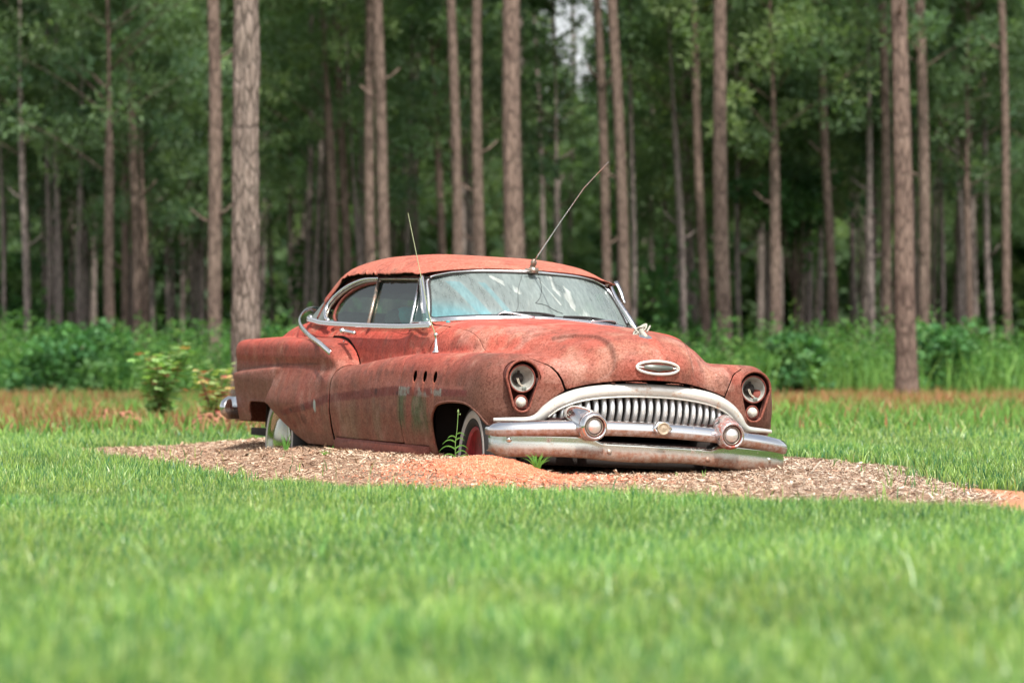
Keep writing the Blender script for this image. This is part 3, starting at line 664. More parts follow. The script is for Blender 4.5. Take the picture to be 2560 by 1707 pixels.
def body_part(name, phi, side=1, parent=None, label=None, both=False):
    """part of the body skin where phi(x,a,z)<0; side -1 = the car's right; both = across the middle"""
    v, f = clip(BV, BF, lambda V: phi(V[:, 0], V[:, 1], V[:, 2]))
    if both:   # weld the two halves along the middle
        m_, g_ = mirror((v, f)); on = np.abs(v[:, 1]) < 1e-5; idx = np.where(on, np.arange(len(v)), len(v) + np.cumsum(~on) - 1)
        v = np.concatenate([v, m_[~on]]); f = f + [[int(idx[i]) for i in q_] for q_ in g_]
    elif side < 0: v, f = mirror((v, f))
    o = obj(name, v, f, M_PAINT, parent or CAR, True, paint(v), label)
    m = o.modifiers.new('thickness', 'SOLIDIFY'); m.thickness = .004; m.offset = -1
    return o
G = .006   # half a panel gap
amx = lambda *s: np.maximum.reduce(np.broadcast_arrays(*s)); amn = lambda *s: np.minimum.reduce(np.broadcast_arrays(*s))
lipz = lambda a: .840 - .070 * (a / .48) ** 2.2
def ph_hood(x, a, z):      # <0 on the hood
    edge = np.interp(z, [.70, .775, .82, .865, .895, .912, .925, .94], [.460, .494, .512, .537, .562, .590, .625, .66])
    return amx(a - edge, -.93 - x, lipz(a) - z)
def ph_grille(x, a, z):    # opening behind the chrome surround and everything below it
    P = [(-.01, .2), (.72, .2), (.72, .585), (.64, .60), (.585, .69), (.51, .755), (.40, .795), (.2, .824), (-.01, .833)]
    return amx(polydist(P, a, z), .35 - x)
def ph_low(x, a, z):       # open bottom edge of the skin
    zb = np.interp(x, [-4.3, -3.85, -3.75, -2.75, -2.05, -1.95, .0, .3, .5], [.44, .455, .50, .34, .345, .335, .345, .36, .50])
    return zb - z
def ph_teardrop(x, a, z, g=0.0):
    t = np.clip((.828 - z) / (.828 - .692), 0, 1); r = .098 + (.056 - .098) * t
    return amx(np.hypot(a - .715, z - (.828 - t * (.828 - .692))) - r - g, .45 - x)
def ph_farch(x, a, z):
    P = [(-.225, .2), (-.222, .50), (-.205, .57), (-.16, .625), (-.09, .655), (.10, .672), (.30, .664), (.42, .62), (.49, .54), (.50, .2)]
    return amx(polydist(P, x, z), .5 - a)
def ph_rarch(x, a, z):
    P = [(-3.86, .2), (-3.86, .50), (-3.84, .56), (-3.79, .588), (-3.34, .592), (-3.24, .575), (-3.05, .47), (-2.86, .385), (-2.66, .335), (-2.66, .2)]
    return amx(polydist(P, x, z), .5 - a)
def ph_cabin(x, a, z):
    ws = np.interp(a, [0, .3, .53, .66], [-.90, -.93, -1.03, -1.16]); rw = np.interp(a, [0, .4, .66], [-3.95, -3.75, -3.3])
    return amx(a - .665, x - ws + .02, rw - x, 1.02 - z)
def ph_ports(x, a, z):
    return amx(amn(*[np.hypot((x - p) / .030, (z - .806) / .034) - 1 for p in (-.505, -.345, -.185)]) * .03, .7 - a)
def xfront(z): return np.interp(z, [.3, .78, .86, .93, .96, 1.1, 1.13], [-.728, -.730, -.742, -.80, -.83, -.745, -.74])
def xrear(z): return np.interp(z, [.3, .68, .80, .85, .88, .92, .97, 1.0, 1.05, 1.13], [-2.05, -2.045, -2.02, -2.00, -2.10, -2.30, -2.60, -2.64, -2.66, -2.66])
def ph_door(x, a, z, gap=0.0): return amx(x - xfront(z), xrear(z) - gap - x, .405 + .018 * (x + .7) / 1.3 - z, .66 - a, (.008 - rearF(x, a, z)) * (z > .80) - 1 * (z <= .80))
opening = lambda x, a, z: amn(ph_grille(x, a, z), ph_teardrop(x, a, z), ph_farch(x, a, z), ph_rarch(x, a, z), ph_cabin(x, a, z), ph_ports(x, a, z), -ph_low(x, a, z))
GV = lambda z: np.where(z < .935, G, .0006)
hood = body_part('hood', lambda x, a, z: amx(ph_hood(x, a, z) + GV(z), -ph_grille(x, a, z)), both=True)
def fend(x, a, z): return amx(xfront(z) - x + G * .7, -ph_hood(x, a, z) + GV(z), .4 - a, -opening(x, a, z))
for s in (-1, 1): body_part('front_fender', fend, s, label='right front fender with three open portholes and green stained flank' if s < 0 else None)
for s in (-1, 1):
    dr = body_part('door', lambda x, a, z: amx(ph_door(x, a, z) + G, -ph_cabin(x, a, z)), s)
    if s < 0: DOOR = dr
def shell(x, a, z):
    notf = -amx(xfront(z) - x, .4 - a)     # not the fender
    return amx(-ph_hood(x, a, z) + GV(z) * .5, -ph_door(x, a, z, np.interp(z, [.33, .45, .60, .80, .86], [.032, .028, .012, .006, .0])) + G, notf + G * .5, -opening(x, a, z))
body_part('body_shell', shell, both=True)

def onside(x, z):
    x = np.asarray(x, float); z = np.asarray(z, float); a = np.full(x.shape, 1.06)
    for _ in range(60): a = a - np.clip(bodyF(x, a, z), -.02, .02)
    return a
def lip(name, pts, rr):
    p = spline([(x, 0, z) for x, z in pts], 90); a = onside(p[:, 0], p[:, 2])
    for s in (-1, 1):
        q = p.copy(); q[:, 1] = s * (a - .004); v, f = tube(q, rr, 8); obj(name, v, f, M_PAINT, CAR, True, paint(v) * .95)
lip('arch_flange', [(-.222, .36), (-.222, .50), (-.205, .57), (-.16, .625), (-.09, .655), (.10, .672), (.30, .664), (.42, .62), (.475, .55)], .0085)
lip('rear_arch_flange', [(-3.855, .47), (-3.86, .52), (-3.84, .56), (-3.79, .588), (-3.60, .591), (-3.34, .592)], .0075)
# ---- dark inner body: wheel wells, floor, firewall, so nothing shines through
parts = [box((-2.0, 0, .37), (5.3, 1.30, .05)), box((-.80, 0, .62), (.04, 1.40, .50)), box((-2.60, 0, .60), (.04, 1.5, .42)), box((-4.0, 0, .62), (.04, 1.5, .42))]
for s in (-1, 1):
    parts += [box((-1.55, s * .80, .38), (1.9, .16, .055)), box((.1, s * .46, .66), (1.1, .03, .50)), box((-3.4, s * .55, .62), (1.5, .03, .46)), box((-.36, s * .66, .62), (.03, .42, .48)), box((-2.55, s * .72, .60), (.03, .36, .42)),
              box((.45, s * .62, .55), (.03, .34, .25)), box((-1.45, s * .70, .68), (1.7, .02, .55))]
obj('underbody', *join(parts), M_DARK, CAR, False)
for s in (-1, 1):
    v, f = rbox((-1.16, s * .915, .355), (1.70, .04, .10), .018); obj('rocker_panel', v, f, M_PAINT, CAR, True, np.tile([[.17, .048, .032]], (len(v), 1)))
    for p in (-.505, -.345, -.185): obj('porthole_liner', *lathe([(0, .036), (-.05, .034)], (p, s * .925, .806), (0, s, 0), 20), M_DARK, CAR)

# ---- roof skin, its torn edge, headliner
zcR = curve([(-1.10, 1.47), (-1.17, 1.487), (-1.5, 1.545), (-2.0, 1.578), (-2.6, 1.572), (-3.1, 1.545), (-3.5, 1.480), (-3.85, 1.345)])
zeR = curve([(0, 1.432), (.1, 1.440), (.4, 1.438), (.76, 1.430), (.84, 1.405), (.92, 1.335), (1, 1.245)])
wR = curve([(0, .655), (.15, .665), (.7, .662), (.85, .672), (1, .700)])
def roofpt(s, t):
    at_ = np.abs(t); xf = -1.175 - .225 * at_ ** 2.4; xr = -3.84 + .80 * at_ ** 2.8
    x = xf + (xr - xf) * s; xc = -1.17 + (-3.84 + 1.17) * s
    zc = zcR(xc); ze = zeR(s); z = ze + (zc - ze) * (1 - at_ ** (2.7 + 2.0 * sst(s, 0, .14) - 1.2 * sst(s, .5, .9)))
    return np.stack([x, t * wR(s), z], -1)
S = np.linspace(0, 1, 220); T = np.linspace(-1, 1, 121)
SS, TT = np.meshgrid(S, T, indexing='ij')
P = roofpt(SS, TT)
# eaten drip rail: the outer rows are pulled up and in by a ragged amount
rag = .006 + .016 * fbm(SS * 22, TT * 0 + 3, 0, 9, 4) + .012 * sst(vnoise(SS * 34, 0, 0, 31), .6, .8) * (SS > .4)
edge = sst(np.abs(TT), .955, 1.0) * sst(SS, .02, .08)
P[..., 2] += edge * (rag - .014); P[..., 1] *= 1 - edge * .012
P[..., 2] -= .006 * sst(np.abs(TT), .72, .80) * sst(fbm(P[..., 0] * 2, P[..., 1] * 2, 0, 61), .4, .6)
v, f = gridmesh(P); f = f[:, ::-1]
rf = obj('roof', v, f, M_PAINT, CAR, True, paint(v)); m = rf.modifiers.new('thickness', 'SOLIDIFY'); m.thickness = .004; m.offset = -1
P2 = roofpt(SS[:, ::4], TT[:, ::4] * .93); P2[..., 2] -= .035
obj('headliner', *gridmesh(P2), simple('dark_headliner', (.05, .05, .045), .9), CAR)
lean = lambda z, off=0.0: .75 - .15 * (z - 1.11) / .32 + off
# rusted rail hanging under the torn edge
def sidept(x, z, s=-1, off=0.0): return (x, s * lean(z, off), z)
for s in (-1, 1):
    rail = spline([sidept(x, z, s, -.012) for x, z in [(-1.40, 1.408), (-1.7, 1.414), (-2.0, 1.404), (-2.3, 1.417), (-2.6, 1.408), (-2.8, 1.385), (-2.94, 1.33)]], 40)
    rail[:, 2] += .004 * np.sin(np.arange(40) * 1.7)
    obj('roof_rail', *tube(rail, .007, 6), M_RUST, CAR)
    obj('roof_side_cavity', *sweep(spline([sidept(x, z, s, -.03) for x, z in [(-1.40, 1.40), (-2.0, 1.41), (-2.6, 1.40), (-2.83, 1.37), (-2.96, 1.30), (-3.0, 1.22)]], 24), [(-.006, -.03), (.006, -.03), (.006, .04), (-.006, .04)], up=(0, 0, 1)), M_BLACKRED, CAR)

# ---- windshield
base_x = curve([(0, -.90), (.30, -.93), (.53, -1.02), (.65, -1.14)]); base_z = curve([(0, 1.197), (.30, 1.187), (.53, 1.168), (.65, 1.152)])
top_x = curve([(0, -1.172), (.28, -1.215), (.45, -1.29), (.585, -1.385)]); top_z = curve([(0, 1.466), (.28, 1.458), (.45, 1.442), (.585, 1.405)])
def wspt(u, v):  # u -1..1 across, v 0 bottom..1 top
    au = np.abs(u); ab = au * .655; at_ = au * .592
    b_ = np.stack([base_x(ab), np.sign(u) * ab, base_z(ab)], -1); t_ = np.stack([top_x(at_), np.sign(u) * at_, top_z(at_)], -1)
    p = b_ + (t_ - b_) * v[..., None]; p[..., 0] += .02 * np.sin(np.pi * v); return p
U, Vv = np.meshgrid(np.linspace(-1, 1, 221), np.linspace(0, 1, 61), indexing='ij')
P = wspt(U, Vv); v, f = gridmesh(P); f = f[:, ::-1]
y, z = v[:, 1], v[:, 2]; hgt = (z - 1.16) / .29
n1 = fbm(y * 3, z * 3, 0, 5); n2 = fbm(y * 24, z * 9, 0, 8); n3 = fbm((y + z * .6) * 14, z * 1.5, 0, 41)
dust = .56 + .20 * (n1 - .4) + .10 * sst(.4 - hgt, 0, .4) + .30 * (n3 - .5); white = np.zeros_like(y)
def seg(p, q, wd):
    p = np.array(p); q = np.array(q); e = q - p; t = np.clip(((y - p[0]) * e[0] + (z - p[1]) * e[1]) / (e @ e), 0, 1)
    return np.hypot(y - p[0] - t * e[0], z - p[1] - t * e[1]) < wd * (1 + t)
for p, q, wd in [((.06, 1.45), (.27, 1.22), .010), ((.10, 1.46), (.22, 1.33), .014), ((-.26, 1.43), (-.12, 1.35), .008), ((.27, 1.25), (.33, 1.17), .016)]:
    white = np.maximum(white, seg(p, q, wd * 1.2) * sst(n2, .46, .60))
white = np.maximum(white, seg((.02, 1.46), (.13, 1.28), .003) * .9)
white = np.maximum(white, sst(vnoise(y * 60, z * 60, 0, 15), .975, .99) * .6)
crack = np.zeros_like(y)
turq = np.clip(sst(-y + (hgt * -.9), -.05, .45) * sst(.55 - hgt, 0, .4) * (.6 + .8 * (n1 - .4)), 0, 1) + .4 * sst(n3, .58, .66) * (y < -.1) * (hgt < .8)
colr = np.stack([np.clip(dust + .16 * white + .12 * turq, 0, 1), white * (.15 + .45 * sst(n2, .4, .6)), np.clip(turq * .70, 0, .7)], 1)
WS = obj('windshield', v, f, M_WIND, CAR, True, colr)
crk = []
for pts in ([(-.10, .96), (-.20, .6), (-.24, .25), (-.27, .12)], [(.08, .9), (.05, .65), (.0, .45), (-.06, .32)], [(-.06, .32), (.05, .27), (.12, .18), (.20, .12)]):
    uv = spline([(a_, b_, 0) for a_, b_ in pts], 24); pp = wspt(uv[:, 0], uv[:, 1]); pp[:, 0] += .003; crk.append(tube(pp, .0014, 4))
obj('crack', *join(crk), simple('crack_dark', (.05, .06, .06), .5), WS)
# chrome surround of the windshield
def wsring(off, n=150):
    pts = [wspt(np.array(u_), np.array(v_)) for u_, v_ in
           [(u, 0.0) for u in np.linspace(-.97, .97, 24)] + [(1.0, .06)] + [(1.0, q) for q in np.linspace(.15, .82, 8)] + [(.985, .93), (.95, 1.0)] + [(u, 1.0) for u in np.linspace(.88, -.88, 22)] + [(-.95, 1.0), (-.985, .93)] + [(-1.0, q) for q in np.linspace(.82, .15, 8)] + [(-1.0, .06)]]
    p = spline(pts, n, True); c0 = np.array([-1.1, 0, 1.30]); return p
ring = wsring(0)
nrm = np.tile(np.array([.72, 0, .69]), (len(ring), 1)); nrm[:, 1] = np.sign(ring[:, 1]) * .25 * sst(np.abs(ring[:, 1]), .3, .6)
obj('windshield_trim', *sweep(ring, [(.026, -.006), (.026, .006), (.016, .013), (.003, .014), (-.004, .006), (-.005, -.006)][::-1], True, nrm), M_TRIM, CAR)
obj('windshield_seal', *sweep(ring, [(-.003, -.004), (-.003, .009), (-.011, .008), (-.012, -.004)], True, nrm), M_RUBBER, CAR)
# cowl moulding below the glass
cm = spline([wspt(np.array(u), np.array(0.0)) + np.array([.030, 0, -.016]) for u in np.linspace(-1.03, 1.03, 30)], 80)
obj('cowl_moulding', *sweep(cm, [(-.008, -.018), (.008, -.018), (.010, .006), (0, .015), (-.010, .006)], up=(.5, 0, 1)), M_TRIM, CAR)
# A pillars
for s in (-1, 1):
    dy_ = -.030 if s > 0 else 0
    pl = spline([(-1.04 + dy_, .712 * s + dy_, 1.125), (-1.15, s * .685 + dy_, 1.215), (-1.30, s * .648 + dy_ * .7, 1.33), (-1.405, s * .622, 1.412)], 20)
    obj('windshield_pillar', *sweep(pl, [(-.022, -.012), (.022, -.012), (.022, .012), (-.022, .012)], up=(0, s * 1.0, .3)), M_TRIM, CAR)
    pl2 = pl + np.array([-.032, -s * .004, -.004]); obj('pillar_seal', *tube(pl2, .010, 6), M_RUSTTRIM, CAR)
# loose trim flap standing off the far pillar
fl = np.array([(-1.42, .668, 1.452), (-1.36, .680, 1.39), (-1.33, .684, 1.35), (-1.30, .686, 1.32)])
obj('loose_pillar_trim', *sweep(spline(fl, 12), [(-.013, -.003), (.013, -.003), (.013, .003), (-.013, .003)], up=(1, 0, 0), scale=np.linspace(1, .4, 12)), M_TRIM, CAR)
# wipers
for k, (y0, y1, yp) in enumerate([(-.30, .06, -.08), (.12, .52, .30)]):
    u0, u1 = y0 / .655, y1 / .655
    bl = spline([wspt(np.array(u), np.array(.03 + .05 * math.sin(math.pi * i / 6) * (1 if k == 0 else .7))) + np.array([.014, 0, .004]) for i, u in enumerate(np.linspace(u0, u1, 7))], 20)
    wp = obj('wiper', *sweep(bl, [(-.004, -.006), (.004, -.006), (.004, .006), (-.004, .006)], up=(.7, 0, .7)), M_RUBBER, CAR)
    ar = spline([wspt(np.array(yp / .655), np.array(.02)) + np.array([.045, 0, -.004]), wspt(np.array((yp + (-.18 if k == 0 else .17)) / .655), np.array(.05)) + np.array([.040, 0, .012]), bl[0 if k == 0 else -1]], 12)
    obj('wiper_arm', *tube(ar, .005, 6), M_TRIM, wp)

# ---- side glass and frames, both sides
arc = [(-2.223, 1.408), (-2.40, 1.408), (-2.556, 1.398), (-2.767, 1.358), (-2.905, 1.300), (-2.962, 1.245), (-2.955, 1.195), (-2.89, 1.155), (-2.80, 1.132)]
inner = [(-2.207, 1.383), (-2.42, 1.371), (-2.615, 1.337), (-2.747, 1.280), (-2.790, 1.216), (-2.765, 1.165), (-2.69, 1.130)]
def panel(pts, s, off=-.004, sub=1):
    v = np.array([sidept(x, z, s, off) for x, z in pts]); return v, [list(range(len(v))) if s < 0 else list(range(len(v)))[::-1]]
for s in (-1, 1):
    dg = spline([(x, z, 0) for x, z in [(-1.235, 1.128), (-1.47, 1.388)]], 2)[:, :2]
    w1 = obj('door_window', *panel([(-1.235, 1.125), (-1.465, 1.392), (-2.215, 1.392), (-2.000, 1.120)], s, -.012), M_GLASS, CAR, False)
    w2 = obj('vent_window', *panel([(-.90 if s < 0 else -1.14, 1.125), (-1.385, 1.392), (-1.445, 1.392), (-1.215, 1.125)], s, -.008), M_GLASS, CAR, False)
    q = spline([(x, z, 0) for x, z in inner], 24)[:, :2]
    w3 = obj('quarter_window', *panel([(-2.005, 1.120)] + [tuple(p) for p in [(-2.212, 1.385)]] + [tuple(p) for p in q[1:]], s, -.014), M_GLASS, CAR, False)
    bar = lambda pts, r, n=2, off=0.0: tube(spline([sidept(x, z, s, off) for x, z in pts], n), r, 8)
    obj('window_frame', *join([bar([(-1.445, 1.397), (-1.83, 1.402), (-2.222, 1.403)], .009, 10), bar([(-2.223, 1.403), (-1.998, 1.114)], .012)]), M_RUSTTRIM, w1)
    obj('vent_frame', *join([bar([(-1.217, 1.120), (-1.455, 1.398)], .0095), bar([(-.90 if s < 0 else -1.15, 1.128), (-1.21, 1.128)], .007)]), M_TRIM, w2)
    a1 = spline([sidept(x, z, s, .006) for x, z in arc], 50)
    obj('window_arch_trim', *sweep(a1, [(-.013, -.010), (.010, -.010), (.012, .004), (0, .012), (-.012, .006)], up=(0, s, .3)), M_TRIM, w3)
    a2 = spline([sidept(x, z, s, -.002) for x, z in [(x * 1.0 + .045, z - .018) for x, z in arc]], 50); obj('inner_frame', *tube(a2, .009, 6), M_RUSTTRIM, w3)
    a3 = spline([sidept(x, z, s, -.006) for x, z in inner], 40); obj('rubber_frame', *tube(a3, .010, 6), M_RUST, w3)
    # belt moulding
    bt = spline([q_ for q_ in [(-3.30, s * .70, 1.160), (-3.16, s * .765, 1.142), (-2.99, s * .775, 1.130), (-2.78, s * .778, 1.116), (-2.11, s * .782, 1.106), (-1.36, s * .780, 1.102), (-.83, s * .762, 1.112)] if s < 0 or q_[0] < -1.2], 70)
    obj('belt_moulding', *sweep(bt, [(-.006, -.018), (.006, -.018), (.011, -.009), (.005, -.001), (.012, .007), (.004, .016), (-.012, .014)] if s < 0 else [(.006, -.018), (-.006, -.018), (-.011, -.009), (-.005, -.001), (-.012, .007), (-.004, .016), (.012, .014)], up=(0, 0, 1)), M_TRIM, CAR)
    # C pillar of bare grey metal
    pts = [(-3.19, 1.150), (-3.10, 1.24), (-3.05, 1.29), (-2.98, 1.30)] + [(x - .012, z) for x, z in [(-2.905, 1.300), (-2.962, 1.245), (-2.955, 1.195), (-2.89, 1.155), (-2.80, 1.132)]]
    obj('rear_pillar', *panel(pts, s, .004), M_GREYMETAL, CAR, False)
    obj('pillar_rust_strip', *sweep(spline([sidept(-3.045, z, s, .007) for z in (1.145, 1.20, 1.275)], 8), [(-.012, -.002), (.012, -.002), (.012, .002), (-.012, .002)], up=(0, s, .3)), M_RUST, CAR)
# rear window
t_ = np.linspace(-1, 1, 41); k_ = np.linspace(0, 1, 12)
TT, KK = np.meshgrid(t_, k_, indexing='ij'); top = roofpt(np.full_like(TT, .985), TT); top[..., 1] *= .985
bot = np.stack([-3.99 + .80 * np.abs(TT) ** 2.6, TT * .735, 1.148 - .02 * (1 - np.abs(TT))], -1)
rw = obj('rear_window', *gridmesh(top + (bot - top) * KK[..., None]), M_GLASS, CAR)
obj('rear_window_trim', *tube(bot[:, 0] + np.array([0, 0, .006]), .010, 8), M_TRIM, rw)

# ---- interior
def seat(x0, zb=.86, h=.36):
    V, F = rbox((x0, 0, zb + h / 2), (.16, 1.22, h), .06); V[:, 0] -= (V[:, 2] - zb) * .22; return V, F
fs = obj('front_seat', *join([seat(-1.95, .62, .60), rbox((-1.65, 0, .66), (.5, 1.22, .2), .06)]), M_SEAT, CAR)
obj('seat_cover', *join([rbox((-2.05, -.30, 1.165), (.185, .50, .14), .05)]), M_TURQ, fs)
obj('rear_seat', *join([seat(-2.95, .62, .58), rbox((-2.75, 0, .64), (.5, 1.2, .2), .06)]), M_SEAT, CAR)
obj('dashboard', *join([rbox((-1.20, 0, 1.08), (.20, 1.25, .13), .05)]), M_DASH, CAR)
obj('turquoise_dash_cover', *join([rbox((-1.16, -.33, 1.135), (.30, .52, .05), .02)]), M_TURQ, CAR)
sw = obj('steering_wheel', *tube(np.array([(-1.52 - .10 * math.sin(t), .36 + .20 * math.cos(t), 1.10 + .17 * math.sin(t)) for t in np.linspace(0, 2 * math.pi, 40, endpoint=False)]), .011, 8, True), M_WHITELENS, CAR)
obj('steering_spoke', *join([tube([(-1.52, .17, 1.10), (-1.50, .36, 1.09), (-1.52, .55, 1.10)], .009, 6), tube([(-1.50, .36, 1.09), (-1.18, .36, .98)], .02, 8)]), M_WHITELENS, sw)
obj('package_shelf', *box((-3.45, 0, 1.075), (.7, 1.10, .02)), M_SEAT, CAR)

# ---- grille: surround, 25 teeth, cavity
gx = lambda a: .795 - .17 * (np.asarray(a) / .7) ** 2.2 * (a < .7) - (a >= .7) * (.17 + .45 * np.clip(a - .7, 0, 1))
half = [(0, .788, 1.), (.12, .786, 1.), (.25, .776, 1.), (.36, .760, 1.), (.45, .735, 1.), (.53, .695, 1.), (.585, .648, 1.), (.625, .610, .85), (.68, .592, .5), (.78, .588, .36), (.82, .586, .32), (.86, .584, .28)]
hp = [(-a, z, s) for a, z, s in half[::-1]] + half[1:]
pp = spline([(float(gx(abs(a))), a, z) for a, z, s in hp], 120); sc = np.interp(np.linspace(0, 1, 120), np.linspace(0, 1, len(hp)), [s for a, z, s in hp])
obj('grille_surround', *sweep(pp, [(-.036, -.022), (-.036, .0), (-.024, .014), (0, .022), (.022, .016), (.032, .004), (.034, -.022)], up=(1, 0, 0), scale=sc), M_SURR, CAR)
obj('surround_lower_bead', *tube(spline([(float(gx(abs(a))) + .006, a, z - .036) for a, z, s in hp if abs(a) < .6], 80), .006, 6), M_SURR, CAR)
GR = obj('grille', *join([box((.60, 0, .68), (.02, 1.26, .30)), box((.68, 0, .60), (.10, 1.16, .02))]), M_BLACKRED, CAR, False)
arch_in = curve([(0, .752), (.12, .750), (.25, .740), (.36, .724), (.45, .700), (.53, .660), (.575, .62), (.60, .59)])
for k in range(-12, 13):
    y = k * .0455; zt = float(arch_in(abs(y))) + .006; zb = .575; xx = float(gx(abs(y))) - .045
    pth = [(xx - .03 + .055 * math.sin(math.pi * (.08 + .75 * t)), y, zb + (zt - zb) * t) for t in np.linspace(0, 1, 9)]
    obj('tooth', *sweep(pth, [(-.013, -.028), (-.014, .002), (-.010, .013), (0, .0175), (.010, .013), (.014, .002), (.013, -.028)], up=(1, 0, 0)), M_TEETH, GR)

# ---- front bumper: rolled bar, guards with round noses, centre medallion, apron
bx = curve([(0, .985), (.4, .955), (.62, .900), (.80, .815), (.89, .73), (.915, .67), (.925, .60)])
def bpath(ofs=0.0, z=.567, amax=.918, n=121):
    a = np.linspace(-amax, amax, n); t = np.sign(a) * np.where(np.abs(a) > .9, np.abs(a), np.abs(a)); x = bx(np.abs(t)) + ofs
    return np.stack([x, a, z - .056 * (np.abs(a) / .93) ** 2], 1)
P = bpath(); ends = np.clip((1.0 - np.abs(np.linspace(-1, 1, 121))) / .03, 0, 1) ** .5 * .25 + .75
FB = obj('front_bumper', *sweep(P, [(-.07, -.030), (-.02, -.042), (.002, -.040), (.008, -.028), (.013, .004), (.006, .016), (-.012, .036), (-.040, .043), (-.075, .040)][::-1], up=(0, 0, 1), scale=ends), M_BUMPER, CAR)
n = 141; a = np.linspace(-.908, .908, n); aa = np.abs(a)
x0 = bx(aa) - .020
ztop = .520 - .024 * (aa / .9) ** 2 - .038 * (1 - sst(aa, .32, .42)); zbot = .384 - .016 * (aa / .9) ** 2 + .03 * sst(aa, .85, .908) + .006 * np.sin(a * 9)
rows = []
for t, dx, in [(0, -.05), (0, -.012), (.06, 0), (.14, .004), (.30, -.004), (.55, .008), (.85, .006), (.96, -.004), (1, -.03)]:
    rows.append(np.stack([x0 + dx, a, ztop + (zbot - ztop) * t], 1))
VB = obj('bumper_apron', *gridmesh(np.array(rows)), M_VALANCE, CAR); m = VB.modifiers.new('t', 'SOLIDIFY'); m.thickness = .004
for (yb, zb) in ((-.828, .462), (-.291, .430), (.31, .420), (.745, .438)):
    xx = float(bx(abs(yb))) - .018; sl = -(float(bx(abs(yb) + .01)) - float(bx(abs(yb)))) / .01 * np.sign(yb)
    obj('bolt', *lathe([(-.006, .016), (.004, .016), (.010, .012), (.013, .004)], (xx, yb, zb), (1, sl, 0), 14), M_VALANCE, VB)
for s in (-1, 1):
    gd = obj('bumper_guard', *join([tube(spline([(.74, s * .475, .632), (.82, s * .458, .616), (.90, s * .436, .592), (.965, s * .421, .570), (.995, s * .418, .566)], 14), .081, 32, scale=[.35, .52, .66, .76, .84, .89, .93, .96, .98, .99, 1, 1, 1, 1]), lathe([(-.01, .080), (.015, .082), (.045, .077), (.058, .069), (.060, .064), (.052, .059)], (.975, s * .418, .566), (1, 0, -.03), 36, cap=False)]), chrome_mat('guard_chrome', (.70, .70, .70), .56 if s < 0 else .44, (.47, .53), .10, (.34, .07, .04)), CAR)
    obj('guard_recess', *lathe([(.054, .061), (.030, .052), (.022, .046)], (.975, s * .418, .566), (1, 0, -.03), 30, cap=False), M_RUST, gd)
    obj('guard_nose', *lathe([(.02, .047), (.036, .044), (.052, .036), (.062, .022), (.066, .006)], (.975, s * .418, .566), (1, 0, -.03), 28), M_TEETH, gd)
    obj('guard_ring', *tube(np.array([(1.018, s * .418 + .049 * math.cos(t), .564 + .049 * math.sin(t)) for t in np.linspace(0, 2 * math.pi, 36, endpoint=False)]), .005, 6, True), M_RUSTTRIM, gd)
md = obj('bumper_medallion_boss', *lathe([(-.10, .028), (-.04, .045), (.010, .048), (.020, .044), (.022, .036), (.014, .034)], (.990, 0, .578), (1, 0, 0), 6, (1.25, .95)), M_BUMPER, FB)
obj('medallion', *lathe([(.010, .036), (.026, .036), (.030, .031), (.024, .028), (.030, .014), (.031, .004)], (.990, 0, .578), (1, 0, 0), 30), simple('medallion_enamel', (.62, .50, .36), .4, .3, .5, 60), FB)
obj('lower_grille_bar', *sweep([(.80, -.36, .47), (.84, 0, .465), (.80, .36, .46)], [(-.01, -.02), (.01, -.02), (.01, .02), (-.01, .02)], up=(0, 0, 1)), M_BLACKRED, CAR)
obj('bumper_bracket', *join([box((.66, s * y, .47), (.35, .05, .08)) for s in (-1, 1) for y in (.36, .62)] + [box((.55, 0, .43), (.10, 1.3, .12))]), M_DARK, CAR)
for o_ in CAR.children:
    if o_.name.split('.')[0] in ('front_bumper', 'bumper_apron', 'bumper_guard'): o_.location = (0, -.03 , .002); o_.rotation_euler = (-.0190, 0, 0)
# rear bumper with its wrapped end
ra = np.linspace(-1.0, 1.0, 81); rx = -4.52 + .36 * np.abs(ra) ** 5
rbm = obj('rear_bumper', *sweep(np.stack([rx, ra, np.full(81, .53)], 1), [(.03, -.075), (.0, -.08), (-.045, -.05), (-.06, 0), (-.045, .05), (0, .078), (.03, .072)][::-1], up=(0, 0, 1), scale=np.clip((1 - np.abs(np.linspace(-1, 1, 81))) / .05, 0, 1) ** .5 * .75 + .25), chrome_mat('rear_bumper_chrome', (.66, .66, .66), .64, (.48, .53), .08), CAR)

